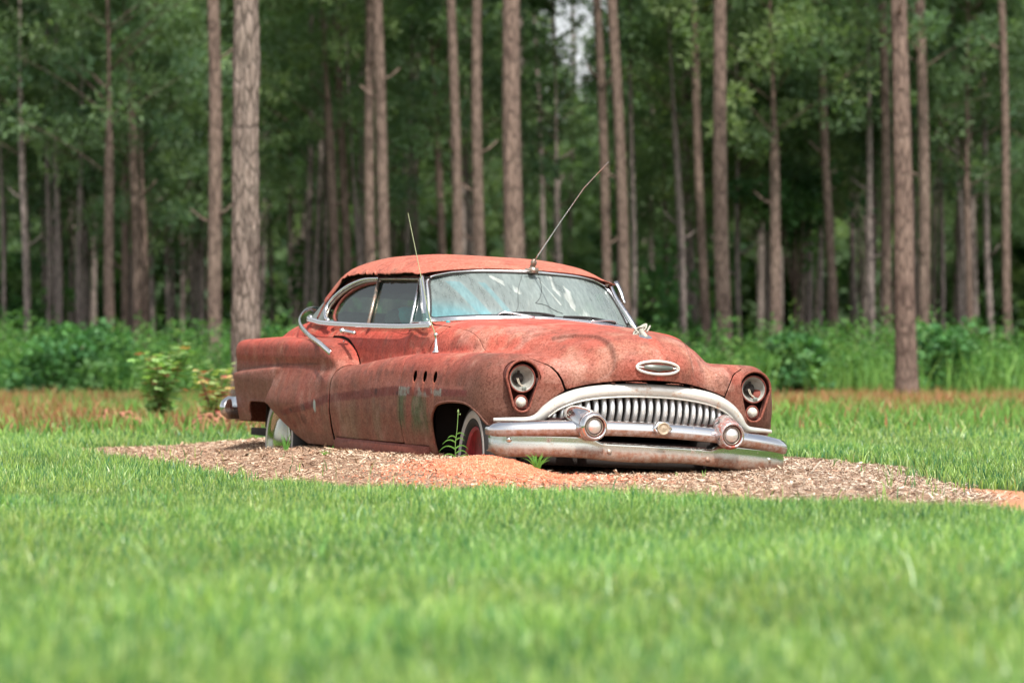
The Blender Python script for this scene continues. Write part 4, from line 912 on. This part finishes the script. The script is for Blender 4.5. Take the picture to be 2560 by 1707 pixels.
# ---- headlamps
M_HOUSE = simple('dark_rust_housing', (.13, .030, .022), .85, 0, .6, 40, .4)
for s in (-1, 1):
    cy = s * .715; X0 = float(xf_low(.715, .8))
    # drop-shaped rim
    ol = []
    for t in np.linspace(0, 2 * math.pi, 60, endpoint=False):
        c_, s_ = math.cos(t), math.sin(t); ol.append((c_, s_))
    pts = []
    for c_, s_ in ol:
        if s_ > -.30: pts.append((.098 * c_, .828 + .098 * s_))
        else: pts.append((.056 * c_ * 1.0, .692 + .056 * s_))
    rim = np.array([(X0 + .012 - .03 * max(0, (p[1] - .80)) , cy + p[0], p[1]) for p in pts]); rim = spline(rim[::2], 90, True)
    xs = []
    rr = obj('headlight_rim', *tube(rim, .0075, 8, True), M_PAINT, CAR, True, None)
    vv = np.array([q.co for q in rr.data.vertices]); at = rr.data.color_attributes.new('col', 'FLOAT_COLOR', 'POINT'); cc = np.ones((len(vv), 4), np.float32); cc[:, :3] = (.24, .075, .05); at.data.foreach_set('color', cc.ravel())
    wall = np.stack([rim + np.array([-.095 * k, 0, 0]) - np.array([0, 0, 0]) * k for k in (0, .35, 1)], 0)
    cen = np.array([0, cy, .775]); wall[2, :, 1] = cy + (wall[2, :, 1] - cy) * .93; wall[2, :, 2] = .775 + (wall[2, :, 2] - .775) * .95
    v, f = gridmesh(np.concatenate([wall, wall[:, :1]], 1)); m_ = wall.shape[1] + 1
    f = f.tolist() + [[2 * m_ + i for i in range(m_ - 1)]]
    obj('lamp_housing', v, f, M_HOUSE, rr, False)
    hx = X0 - .018; hz = .822
    bk = obj('headlight', *lathe([(-.012, .074), (.012, .074), (.014, .069), (.006, .066), (-.012, .058), (-.034, .044), (-.048, .026), (-.05, .0252)], (hx, cy, hz), (1, 0, .06), 40, cap=False), M_LAMPBOWL, CAR)
    obj('lamp_retainer', *tube(np.array([(hx + .014, cy + .076 * math.cos(t), hz + .076 * math.sin(t)) for t in np.linspace(0, 2 * math.pi, 40, endpoint=False)]), .0045, 6, True), M_RUST, bk)
    obj('bulb_hole', *lathe([(0, .032), (.004, .032)], (hx - .018, cy - .014, hz + .002), (1, 0, 0), 24), M_DARK, bk)
    obj('hole_slot', *box((hx - .013, cy - .014, hz + .034), (.006, .014, .022)), M_DARK, bk)
    wy = cy - .018
    obj('lamp_wire', *join([tube(spline([(hx - .03, wy + d, hz + .02), (hx - .008, wy + d + .002, hz - .01), (hx + .004, wy + d + .006, hz - .028), (hx + .012, wy + d + .026, hz - .045)], 16), .0022, 5) for d in (-.004, .004)]), M_WIRE, bk)
    obj('bulb_connector', *rbox((hx + .014, wy + .032, hz - .056), (.012, .026, .022), .004), M_GREYMETAL, bk)
    if s > 0: obj('rust_patch', *lathe([(0, .034), (.003, .033)], (hx - .018, cy + .034, hz - .030), (1, -.5, .5), 16), M_RUST, bk)
    pk = obj('parking_lamp', *lathe([(-.01, .034), (.012, .034), (.016, .029), (.030, .026), (.040, .018), (.044, .006)], (X0 - .022, cy, .690), (1, 0, 0), 24), M_WHITELENS, CAR)
    obj('parking_lamp_ring', *tube(np.array([(X0 - .008, cy + .036 * math.cos(t), .690 + .036 * math.sin(t)) for t in np.linspace(0, 2 * math.pi, 30, endpoint=False)]), .005, 6, True), M_RUST, pk)

# ---- hood emblem, ornament base with tangled wire
em = np.array([(0, .128 * math.cos(t), .036 * math.sin(t)) for t in np.linspace(0, 2 * math.pi, 60, endpoint=False)])
def onnose(y, z, off=.012):
    a_ = np.abs(y); x = np.full(np.shape(y), .95); 
    for _ in range(40): x = x - np.clip(bodyF(x, a_, z), -.02, .02) * 1.0
    return np.stack([x + off, y, z], -1)
ex = onnose(em[:, 1], em[:, 2] + .918, .006)
EM = obj('hood_emblem', *tube(ex, .0085, 8, True), M_SURR, CAR)
pl = em * .93; v = onnose(pl[:, 1], pl[:, 2] + .918, .002); v = np.concatenate([v, v.mean(0, keepdims=True) + [[.003, 0, 0]]]); obj('emblem_backing', v, [[i, (i + 1) % 60, 60] for i in range(60)], M_DARK, EM)
bd = [(-.085, .012), (-.035, .017), (.035, .017), (.085, .012), (.085, -.010), (.03, -.014), (0, -.022), (-.03, -.014), (-.085, -.010)]
v = np.concatenate([onnose(np.array([p[0] for p in bd]), np.array([p[1] for p in bd]) + .918, o_) for o_ in (.004, .012)]); nb = len(bd)
obj('emblem_shield', v, [list(range(nb, 2 * nb))] + [[i, (i + 1) % nb, nb + (i + 1) % nb, nb + i] for i in range(nb)], M_GREYMETAL, EM, False)
obj('emblem_bar', *join([tube(onnose(np.array([s * .125, s * .088]), np.array([.918, .918]), .010), .005, 6) for s in (-1, 1)]), M_SURR, EM)
zz = float(c_zc(.62)) 
OB = obj('hood_ornament_base', *lathe([(-.012, .040), (.006, .038), (.012, .026), (.013, .02)], (.66, .0, 1.083), (.35, 0, 1), 24, (1.0, 1.6)), M_TRIM, CAR)
wr = []
for k in range(5):
    r0 = .020 + .006 * k; ph = k * 1.3
    wr.append(tube(np.array([(.57 + .5 * r0 * math.sin(t + ph), .0 + r0 * 1.1 * math.cos(t), 1.130 + r0 * .8 * math.sin(t * 1.0 + .5 * k)) for t in np.linspace(0, 2 * math.pi, 26, endpoint=False)]), .0042, 6, True))
wr.append(tube([(.60, .03, 1.12), (.56, .065, 1.155)], .006, 6)); wr.append(tube([(.60, -.01, 1.10), (.55, -.045, 1.155)], .006, 6)); wr.append(tube([(.66, .0, 1.09), (.58, .0, 1.125)], .014, 8))
obj('ornament_wire', *join(wr), simple('weathered_wire', (.42, .40, .34), .6), OB)

# ---- door handle
dh = obj('door_handle', *join([tube(spline([(-2.215, -.835, 1.062), (-2.12, -.848, 1.062), (-1.96, -.848, 1.054)], 16), .0115, 8), tube([(-2.20, -.80, 1.058), (-2.20, -.84, 1.060)], .017, 10), tube([(-2.225, -.842, 1.066), (-2.19, -.848, 1.064)], .018, 10)]), M_TRIM, DOOR)
obj('door_pull_rivet', *join([lathe([(-.003, .007), (.005, .005)], (x, -.822, z), (0, -1, 0), 10) for x, z in ((-2.24, 1.0), (-2.26, .925))]), M_TRIM, DOOR)
# ---- loose chrome strip curling off the rear window ledge
lp = spline([(-3.60, -.45, 1.205), (-3.505, -.60, 1.218), (-3.471, -.68, 1.201), (-3.353, -.76, 1.144), (-3.135, -.82, 1.09), (-2.715, -.90, 1.029), (-2.306, -.96, .979), (-1.98, -.995, .922)], 60)
obj('loose_chrome_strip', *sweep(lp, [(-.017, -.003), (-.013, .004), (0, .007), (.013, .004), (.017, -.003), (0, .002)], up=(-.2, -1, .25)), M_TRIM, CAR)
# ---- aerials
A1 = obj('fender_aerial', *lathe([(0, .028), (.012, .022), (.022, .012), (.030, .015), (.036, .010), (.10, .007), (.108, .012), (.118, .013), (.122, .006)], (-.635, -.785, .945), (-.20, 0, 1), 16), M_TRIM, CAR)
obj('aerial_rod', *tube(spline([(-.66, -.785, 1.05), (-.78, -.785, 1.16), (-.98, -.785, 1.42), (-1.254, -.785, 1.788)], 30), .0030, 6, scale=np.linspace(1.2, .7, 30)), simple('greenish_rod', (.25, .28, .14), .5), A1)
A2 = obj('roof_aerial', *join([lathe([(-.02, .020), (.02, .017), (.03, .012)], (-1.150, 0, 1.490), (.25, 0, 1), 14), box((-1.13, 0, 1.482), (.04, .05, .035)), tube([(-1.13, -.055, 1.488), (-1.12, .05, 1.480)], .006, 6), lathe([(0, .018), (.022, .020), (.034, .012), (.04, .006)], (-1.140, 0, 1.515), (.45, 0, 1), 14)]), M_RUSTTRIM, CAR)
obj('aerial_rod', *tube([(-1.13, 0, 1.53), (-1.066, 0, 1.575), (-.72, 0, 1.775), (-.376, 0, 1.965), (-.20, 0, 2.035), (-.018, 0, 2.105)], .0030, 6, scale=[1.5, 1.4, 1.1, .9, .8, .7]), M_TRIM, A2)

# ---- wheels
def wheel(x, y, z, s, steer=0.0, hub='cap', lab=None):
    ax = np.array([math.sin(steer) * s, s * math.cos(steer), 0])
    W = bpy.data.objects.new('wheel', None); COL.objects.link(W); W.parent = CAR; W.location = (x, y, z)
    if lab: W['label'] = lab
    obj('tyre', *lathe([(-.09, .255), (-.095, .30), (-.085, .335), (-.05, .352), (.03, .352), (.070, .335), (.084, .312), (.088, .292)], (0, 0, 0), ax, 48, cap=False), M_RUBBER, W)
    obj('whitewall', *lathe([(.0875, .293), (.092, .280), (.090, .262), (.084, .248)], (0, 0, 0), ax, 48, cap=False), M_WHITEWALL, W)
    obj('tyre_inner_wall', *lathe([(.0845, .249), (.086, .235), (.075, .215), (.06, .205)], (0, 0, 0), ax, 40, cap=False), M_RUBBER, W)
    if hub == 'red':
        obj('rim', *lathe([(.060, .206), (.072, .198), (.050, .170), (.025, .150), (.040, .110), (.058, .075), (.06, .04)], (0, 0, 0), ax, 40), M_REDHUB, W)
    else:
        obj('rim', *lathe([(.075, .240), (.098, .232), (.100, .215), (.084, .196), (.066, .180), (.064, .165), (.080, .155), (.096, .12), (.108, .06), (.112, .01)], (0, 0, 0), ax, 40), M_HUBCAP, W)
    return W
wheel(.215, -.765, .335, -1, .10, 'red', 'wheel with red painted rim and no hubcap')
wheel(.165, .775, .335, 1, .0, 'red'); wheel(-3.27, -.80, .345, -1, 0, 'cap', 'whitewall wheel with dull round hubcap'); wheel(-3.27, .80, .345, 1)
# ================================================================ THE PINE WOOD
def leafcloud(centres, rads, nper, ls, r, cols, wts, flat=.62, asp=.13):
    """many small needle-tuft faces round a set of clump centres"""
    V = []; C = []
    for c, rd, nn in zip(centres, rads, nper):
        d = r.normal(0, 1, (nn, 3)); d /= np.linalg.norm(d, axis=1)[:, None]; rr = rd * r.uniform(.25, 1.0, nn) ** .6
        p = c + d * rr[:, None] * np.array([1, 1, flat])
        a = d + r.normal(0, .7, (nn, 3)); a /= np.linalg.norm(a, axis=1)[:, None]; b_ = np.cross(a, r.normal(0, 1, (nn, 3))); b_ /= np.linalg.norm(b_, axis=1)[:, None] + 1e-9
        L = ls * r.uniform(.6, 1.4, nn)[:, None]; W = L * asp
        V.append(np.stack([p - b_ * W * .3, p + a * L * .5 - b_ * W, p + a * L, p + a * L * .5 + b_ * W], 1).reshape(-1, 3))
        base = np.array(cols[r.choice(len(cols), p=np.array(wts) / sum(wts))]) * r.uniform(.75, 1.25)
        C.append(np.repeat(base[None] * r.uniform(.8, 1.2, (nn, 1)), 4, 0))
    V = np.concatenate(V); return V, np.arange(len(V)).reshape(-1, 4), np.clip(np.concatenate(C), 0, 1)
NC = [(.155, .245, .130), (.190, .285, .145), (.110, .192, .110), (.215, .310, .160)]; NWT = [4, 3, 3, 1.5]  # greens raised to stand in for haze among the trees
def crown_mesh(name, z0, z1, rad, nclump, nleaf, ls, seed, taper=.35):
    r = np.random.default_rng(seed); cs = []; rd = []; lim = []
    for k in range(nclump):
        t = r.random() ** .8; z = z0 + (z1 - z0) * t; env = rad * (1 - (1 - taper) * t) * (.55 + .45 * math.sin(min(1, t * 6) * math.pi / 2))
        a = r.uniform(0, 2 * math.pi); rr = env * r.uniform(.3, 1.0); c = np.array([rr * math.cos(a), rr * math.sin(a), z + .1 * rr]); cs.append(c); rd.append(r.uniform(.26, .60) * (.7 + .3 * rad / 2))
        if k % 3 == 0: lim.append(tube(spline([(0, 0, z - .5 * rr), c * [.5, .5, 0] + [0, 0, z - .15 * rr], c], 6), .016, 5, scale=np.linspace(1.2, .3, 6)))
    V, F, C = leafcloud(np.array(cs), rd, [nleaf] * nclump, ls, r, NC, NWT)
    k = 10; a = r.uniform(0, 6.28, k); q = rad * .60 * np.sqrt(r.random(k)); ct = np.stack([q * np.cos(a), q * np.sin(a), r.uniform(max(8.5, z0 + 4), z1, k)], 1)
    V2, F2, C2 = leafcloud(ct, [.8] * k, [26] * k, .55, r, NC, NWT); F = np.concatenate([F, F2 + len(V)]); V = np.concatenate([V, V2]); C = np.concatenate([C, C2])   # big-leaf clumps added above the view to shade the wood
    C = C * (.9 if z0 < 5 else 1)
    return make_mesh(name, V, F, M_LEAF, False, C), make_mesh(name + '_limbs', *join(lim), M_BARK, True)
LOW = [crown_mesh('low_crown', 3.6 + .5 * k, 14 + k, 2.2 + .15 * k, 135, 150, .17, 100 + k) for k in range(5)]     # younger pines, branched low down
HIGH = [crown_mesh('high_crown', 11.5 + .6 * k, 20, 2.1, 55, 40, .24, 200 + k, .5) for k in range(3)]             # tall pines, bare to well above the picture
def trunk_geom(pb, pt, db, dt, n=22, segs=10, wob=.04, seed=0, ext=20.0, stubs=0, cut=99.):
    """a leaning tapered trunk through two points, grown on upwards to height ext"""
    r = np.random.default_rng(seed); pb = np.array(pb, float); pt = np.array(pt, float); d = (pt - pb) / (pt[2] - pb[2])
    z = np.linspace(-.2, ext, segs * 2); P = np.array([d * zz for zz in z]); P[:, 0] += wob * np.sin(z * .55 + seed) * sst(z, 0, 3); P[:, 1] += wob * np.cos(z * .5 + seed)
    slope = (dt - db) / (pt[2] - pb[2]); dia = np.clip(db + slope * z, dt * .35, None) * (1 - .55 * sst(z, cut, cut + 1.6)); dia = dia * (1 + .35 * np.exp(-np.clip(z, 0, None) / .35))
    parts = [tube(P, .5, n, scale=dia, up=(0, 1, 0))]
    for k in range(stubs):
        zz = r.uniform(2.5, 9); a = r.uniform(0, 6.28); c = d * zz; parts.append(tube([c, c + [math.cos(a) * .25, math.sin(a) * .25, .12], c + [math.cos(a) * .45, math.sin(a) * .4, .30]], .028, 6, scale=[1.2, .9, .6]))
    return join(parts)
# x in the photo at the top, its y; x at the bottom, its y; width there; crown kind
TR = [(2, 400, 8, 850, 11), (57, 340, 68, 860, 19), (140, 470, 146, 860, 17), (208, 620, 212, 860, 18), (270, 380, 277, 850, 28), (306, 400, 315, 850, 21), (325, 80, 342, 860, 27), (358, 560, 361, 860, 22), (380, 640, 382, 860, 14),
      (421, 620, 424, 860, 15), (490, 160, 504, 860, 15), (530, 0, 538, 860, 37), (820, 290, 835, 690, 25), (846, 0, 866, 690, 23), (893, 540, 900, 660, 18), (922, 40, 930, 650, 27), (938, 0, 966, 650, 31), (1088, 330, 1106, 640, 22),
      (1130, 0, 1141, 640, 27), (1166, 420, 1170, 640, 16), (1194, 0, 1197, 640, 30), (1279, 0, 1289, 640, 52), (1394, 460, 1400, 650, 18), (1490, 0, 1520, 690, 25), (1531, 0, 1562, 770, 30), (1688, 330, 1708, 850, 19),
      (1726, 580, 1737, 850, 14), (1738, 90, 1765, 850, 24), (1797, 0, 1813, 880, 39), (1843, 490, 1850, 850, 15), (1932, 380, 1942, 860, 30), (2018, 555, 2024, 860, 17), (2050, 520, 2047, 860, 14), (2060, 200, 2086, 860, 23),
      (2132, 515, 2143, 860, 13), (2171, 305, 2184, 860, 18), (2204, 0, 2220, 860, 25), (2303, 110, 2310, 860, 31), (2351, 450, 2354, 860, 15), (2400, 460, 2416, 860, 15), (2422, 470, 2426, 860, 20), (2450, 70, 2481, 860, 17), (2502, 0, 2522, 850, 23)]
ORD = ['first', 'second', 'third', 'fourth', 'fifth', 'sixth', 'seventh', 'eighth', 'ninth', 'tenth', 'eleventh', 'twelfth', 'thirteenth', 'fourteenth', 'fifteenth', 'sixteenth', 'seventeenth', 'eighteenth', 'nineteenth', 'twentieth', 'twenty-first', 'twenty-second', 'twenty-third', 'twenty-fourth']
def pine(xt, yt, xb, yb, wpx, D, label, group, mat, seed, dia=None, crown=None, cz=None, n=14, segs=12, stubs=2, wob=.04, ratio=.82):
    base = wpt(xb, yb, D); top = wpt(xt, yt, D); gz = float(ground_h(base[0], D))
    sl = (top[0] - base[0]) / (top[2] - base[2]); bx_ = base[0] - sl * (base[2] - gz)
    dz = top[2] - gz; dB = (dia or wpx * D / 9600)
    root = empty('pine_tree', label, 'tree', (bx_, D, gz), group)
    v, f = trunk_geom((0, 0, 0), (top[0] - bx_, 0, dz), dB * 1.03, dB * ratio, n, segs, wob, seed, 20, stubs, dz - .3 if yt > 150 else 99.)
    obj('trunk', v, f, mat, root)
    cm_, lm_ = crown; c = link('crown', cm_, root); l = link('limbs', lm_, root)
    off = sl * (14 if cz is None else cz + 2.5)
    for o in (c, l): o.location = (off, 0, 0 if cz is None else cz); o.rotation_euler = (0, 0, seed * 1.7)
    return root
nL = len([t for t in TR if t[2] < 700]); i_left = 0; i_right = 0
NT = len(TR)
for i, (xt, yt, xb, yb, wd) in enumerate(TR):
    D = 74 + 20 * min(max((36 - wd) / 22, 0), 1)
    if xb == 1289: D = 72
    D += ((i * 37) % 7 - 3) * .8
    size = 'thick' if wd >= 30 else ('medium' if wd >= 20 else 'slender')
    if xb < 600: i_left += 1; where = f'the {ORD[i_left - 1]} from the left edge'
    elif xb < 1600: where = f'the {ORD[i - i_left]} seen over the car from its tail'; last_mid = i
    else: where = f'the {ORD[NT - 1 - i]} from the right edge'
    kind = LOW[i % 5] if yt > 30 else HIGH[i % 3]
    cz = (918 - yt) / 9600 * D + CAM_H - (3.6 + .5 * (i % 5)) - .3 if yt > 30 else None
    pine(xt, yt, xb, yb, wd, D, f'{size} bare pine trunk in the wood, {where}', 'pines of the wood with bare brown trunks', M_BARK if wd >= 20 else M_BARK_DEEP, i, crown=kind, cz=cz, stubs=3 if i % 3 else 1)
# two nearer pines
NEAR = pine(613, 0, 615, 940, 66, 46, 'big pale-barked pine with flaking plates rising behind the tail fin', 'nearer pines in front of the wood', M_BARK_NEAR, 61, dia=.335, crown=HIGH[1], n=64, segs=220, stubs=0, wob=.012, ratio=.90)
tr = [c for c in NEAR.children if c.name.startswith('trunk')][0]; me = tr.data   # rough bark plates
co = np.empty(len(me.vertices) * 3); me.vertices.foreach_get('co', co); co = co.reshape(-1, 3); z = co[:, 2]; ang = np.arctan2(co[:, 1], co[:, 0] )
dsp = (fbm(np.cos(ang) * 3.2 + 9, np.sin(ang) * 3.2 + 9, z * 5.5, 3, 3) - .5) * .055; ctr = np.stack([np.interp(z, [0, 20], [0, 0]), z * 0], 1)
nr = np.stack([np.cos(ang), np.sin(ang)], 1); co[:, :2] += nr * dsp[:, None]; me.vertices.foreach_set('co', co.ravel()); me.update()
pine(2246, 0, 2268, 1015, 56, 64, 'tall straight pine standing alone in the verge, brown bark', 'nearer pines in front of the wood', M_BARK, 62, dia=.36, crown=HIGH[0], n=24, segs=30, stubs=1, wob=.015, ratio=.74)
# pines deeper in, whose green crowns fill the upper picture
r = np.random.default_rng(9); cnt = 0
for row, (D, step) in enumerate([(97, 2.8), (104, 3.0), (112, 3.0), (120, 3.1), (129, 3.3), (139, 3.5), (149, 3.8)]):
    half = D * .137 + 19; x = -half + r.uniform(0, step)
    while x < half:
        xx = x + r.normal(0, .5); DD = D + r.normal(0, 2.2); u = 1280 + xx / DD * 9600
        x += step
        gap = 1290 < u < 1600     # lower trees here, sky shows over them
        if 1345 < u < 1520 and r.random() < .45: continue
        gz = float(ground_h(xx, DD)); root = empty('pine_tree', 'pine deeper in the wood with a dense green needle crown', 'tree', (xx, DD, gz), 'pines deeper in the wood')
        dia = r.uniform(.13, .26); ln_ = r.normal(0, .012)
        v, f = trunk_geom((0, 0, 0), (ln_ * 8, 0, 8), dia, dia * .7, 8, 6, .05, int(r.integers(1, 99)), 14, 0); obj('trunk', v, f, M_BARK_DEEP, root)
        cm_, lm_ = LOW[int(r.integers(0, 5))]; s_ = r.uniform(.50, .66) * (D / 110) if gap else r.uniform(.9, 1.25); rot = r.uniform(0, 6.28)
        for nm, me_ in (('crown', cm_), ('limbs', lm_)):
            o = link(nm, me_, root); o.rotation_euler = (0, 0, rot); o.scale = (s_, s_, s_); o.location = (ln_ * 8, 0, r.uniform(-.8, .9) if nm == 'crown' else 0)
        cnt += 1
for k in range(46):   # slender bare stems standing between them
    DD = r.uniform(88, 132); xx = r.uniform(-1, 1) * (DD * .137 + 1); gz = float(ground_h(xx, DD)); root = empty('pine_tree', 'slender bare stem half lost in the shade deeper in the wood', 'tree', (xx, DD, gz), 'slender stems deeper in the wood')
    dia = r.uniform(.12, .22); ln_ = r.normal(0, .014); v, f = trunk_geom((0, 0, 0), (ln_ * 8, 0, 8), dia, dia * .72, 8, 6, .06, int(r.integers(1, 99)), 16, 0); obj('trunk', v, f, M_BARK_DEEP, root)
    cm_, lm_ = HIGH[int(r.integers(0, 3))]
    for nm, me_ in (('crown', cm_), ('limbs', lm_)): o = link(nm, me_, root); o.rotation_euler = (0, 0, k); o.scale = (.7, .7, .85); o.location = (ln_ * 12, 0, 0)
# far mass of the wood
r = np.random.default_rng(19); cs = []; rd = []
for k in range(3600):
    D = r.uniform(156, 185); x = r.uniform(-1, 1) * (D * .137 + 45); z = r.uniform(0, 21)
    if 1300 < 1280 + x / D * 9600 < 1570 and z > 11: continue
    cs.append((x, D, z)); rd.append(r.uniform(.9, 1.7))
for k in range(3000):
    D = r.uniform(152, 186); cs.append((r.uniform(-1, 1) * (D * .137 + 45), D, r.uniform(0, 9))); rd.append(r.uniform(.8, 1.5))
V, F, C = leafcloud(np.array(cs), rd, [42] * len(cs), .6, r, NC, NWT, 1.0, .45)
tag(obj('far_wood', V, F, M_LEAF, None, False, C), 'far green mass of the wood closing the view behind the trunks', 'wood', None, 'stuff')
# undergrowth along the edge of the wood
def undergrowth(name, n, y0, y1, h0, h1, label, cols, seed, ls=.10, pad=12, base_n=5):
    r = np.random.default_rng(seed); cs = []; rd = []
    for k in range(n):
        D = r.uniform(y0, y1); x = r.uniform(-1, 1) * (D * .137 + pad); hh = (h0 + (h1 - h0) * float(fbm(x * .45, D * .3, 0, seed))) * r.uniform(.6, 1.25)
        gz = float(ground_h(x, D))
        for j in range(base_n): cs.append((x + r.normal(0, .10), D + r.normal(0, .1), gz + hh * (j + .5) / base_n)); rd.append(.17 * (1.2 - .6 * j / base_n))
    V, F, C = leafcloud(np.array(cs), rd, [11] * len(cs), ls, r, cols, [3, 3, 2, 1], 1.3, .16)
    return tag(obj(name, V, F, M_WEED, None, False, C), label, 'undergrowth', None, 'stuff')
undergrowth('undergrowth', 5000, 66.5, 78, .55, 1.75, 'waist-high green weeds and brush along the edge of the wood', [(.075, .190, .045), (.110, .240, .060), (.050, .140, .040), (.16, .27, .07)], 5)
undergrowth('forest_brush', 1100, 80, 120, .4, 1.3, 'low dark brush growing between the pine trunks', [(.050, .130, .040), (.075, .165, .055), (.04, .10, .04), (.10, .17, .06)], 6, .16, 4)
# feathery tall grass and dog fennel before the trunks
r = np.random.default_rng(71); n = 36000; yy = r.uniform(65, 79, n); xx = r.uniform(-1, 1, n) * (yy * .137 + 12); k = r.random(n) < np.clip(.30 + .08 * xx, .06, .95) * sst(fbm(xx * .5, yy * .3, 0, 8), .3, .55); xx, yy = xx[k], yy[k]; m = len(xx)
tag(blades('tall_grass', xx, yy, r.uniform(.35, 1.15, m) * (.6 + .7 * fbm(xx * .7, yy * .3, 0, 5)), r.uniform(.015, .035, m), pick(m, [(.17, .34, .08), (.24, .42, .11), (.11, .25, .06)], [3, 2, 2], r), np.clip(r.normal(.25, .15, m), 0, .8), M_WEED, r), 'feathery tall bright grass at the foot of the wood, thickest towards the right', 'grass', None, 'stuff')
# separate broad-leaved bushes
def bush(px, D, h, rad, label, seed, cols=((.080, .205, .070), (.110, .250, .085), (.060, .160, .060), (.15, .29, .11)), n=34, ls=.12, nleaf=60):
    r = np.random.default_rng(seed); p = wpt(px, 918, D); gz = float(ground_h(p[0], D)); B = empty('bush', label, 'bush', (p[0], D, gz), None)
    cs = [(r.normal(0, rad * .45), r.normal(0, rad * .4), h * r.uniform(.12, .95)) for _ in range(n)]
    V, F, C = leafcloud(np.array(cs), [rad * r.uniform(.18, .34) for _ in cs], [nleaf] * n, ls, r, list(cols), [3, 3, 2, 1], .9, .40); obj('foliage', V, F, M_WEED, B, False, C)
    obj('stems', *join([tube(spline([(0, 0, -.05), (c[0] * .4, c[1] * .4, c[2] * .6), c], 6), .02, 5, scale=np.linspace(1, .4, 6)) for c in cs[::3]]), M_BARK, B)
bush(1995, 66, 1.25, .55, 'dark green bush in the weeds just beyond the front fender', 41)
bush(2365, 67, 1.35, .80, 'broad dark green bush beside the lone right-hand pine', 42)
bush(140, 66, 1.05, .70, 'low rounded bush in the weeds near the far left corner', 43)
bush(230, 68, 1.35, .75, 'brushy green shrub below the slender trunks at left', 44)
bush(700, 70, 1.3, .6, 'brush behind the big pine, mostly hidden by the tail fin', 45)
yl_ = ((.075, .175, .06), (.11, .22, .075), (.055, .13, .05), (.15, .26, .09))
for px, D, zc_, rad, sd, lab in [(40, 96, 2.3, .9, 51, 'leafy young broadleaf tree at the far left among the trunks'), (1985, 92, 4.4, 1.2, 52, 'small bright broadleaf tree below the pine crowns right of the car'), (830, 100, 3.2, 1.1, 53, 'dim broadleaf sapling behind the car roof between trunks'), (1660, 90, 1.7, 1.2, 54, 'low grey-green thicket behind the windshield')]:
    r = np.random.default_rng(sd); p = wpt(px, 918, D); B = empty('young_tree', lab, 'tree', (p[0], D, 0)); cs = [(r.normal(0, rad * .5), r.normal(0, rad * .5), zc_ + r.normal(0, rad * .55)) for _ in range(46)]
    V, F, C = leafcloud(np.array(cs), [rad * r.uniform(.2, .35) for _ in cs], [46] * 46, .16, r, list(yl_), [3, 3, 2, 1], .8, .42); obj('crown', V, F, M_WEED, B, False, C)
    obj('trunk', *join([tube([(0, 0, -.1), (.05, 0, zc_ * .6), (0, .05, zc_ + rad * .5)], .05, 6, scale=[1.2, .8, .3])] + [tube([(0, 0, zc_ * .5), (c[0] * .6, c[1] * .6, c[2] * .9), c], .018, 5) for c in cs[::5]]), M_BARK, B)
# pale broken limb caught between the trunks at the right
a_, b_ = wpt(2325, 272, 90), wpt(2478, 235, 90)
tag(obj('broken_limb', *tube(spline([a_, (a_ + b_) / 2 + [0, 0, -.06], b_], 10), .05, 8, scale=np.linspace(1.2, .5, 10)), simple('pale_limb', (.36, .33, .22), .9)), 'pale broken limb hanging across the trunks near the top right', 'branch')
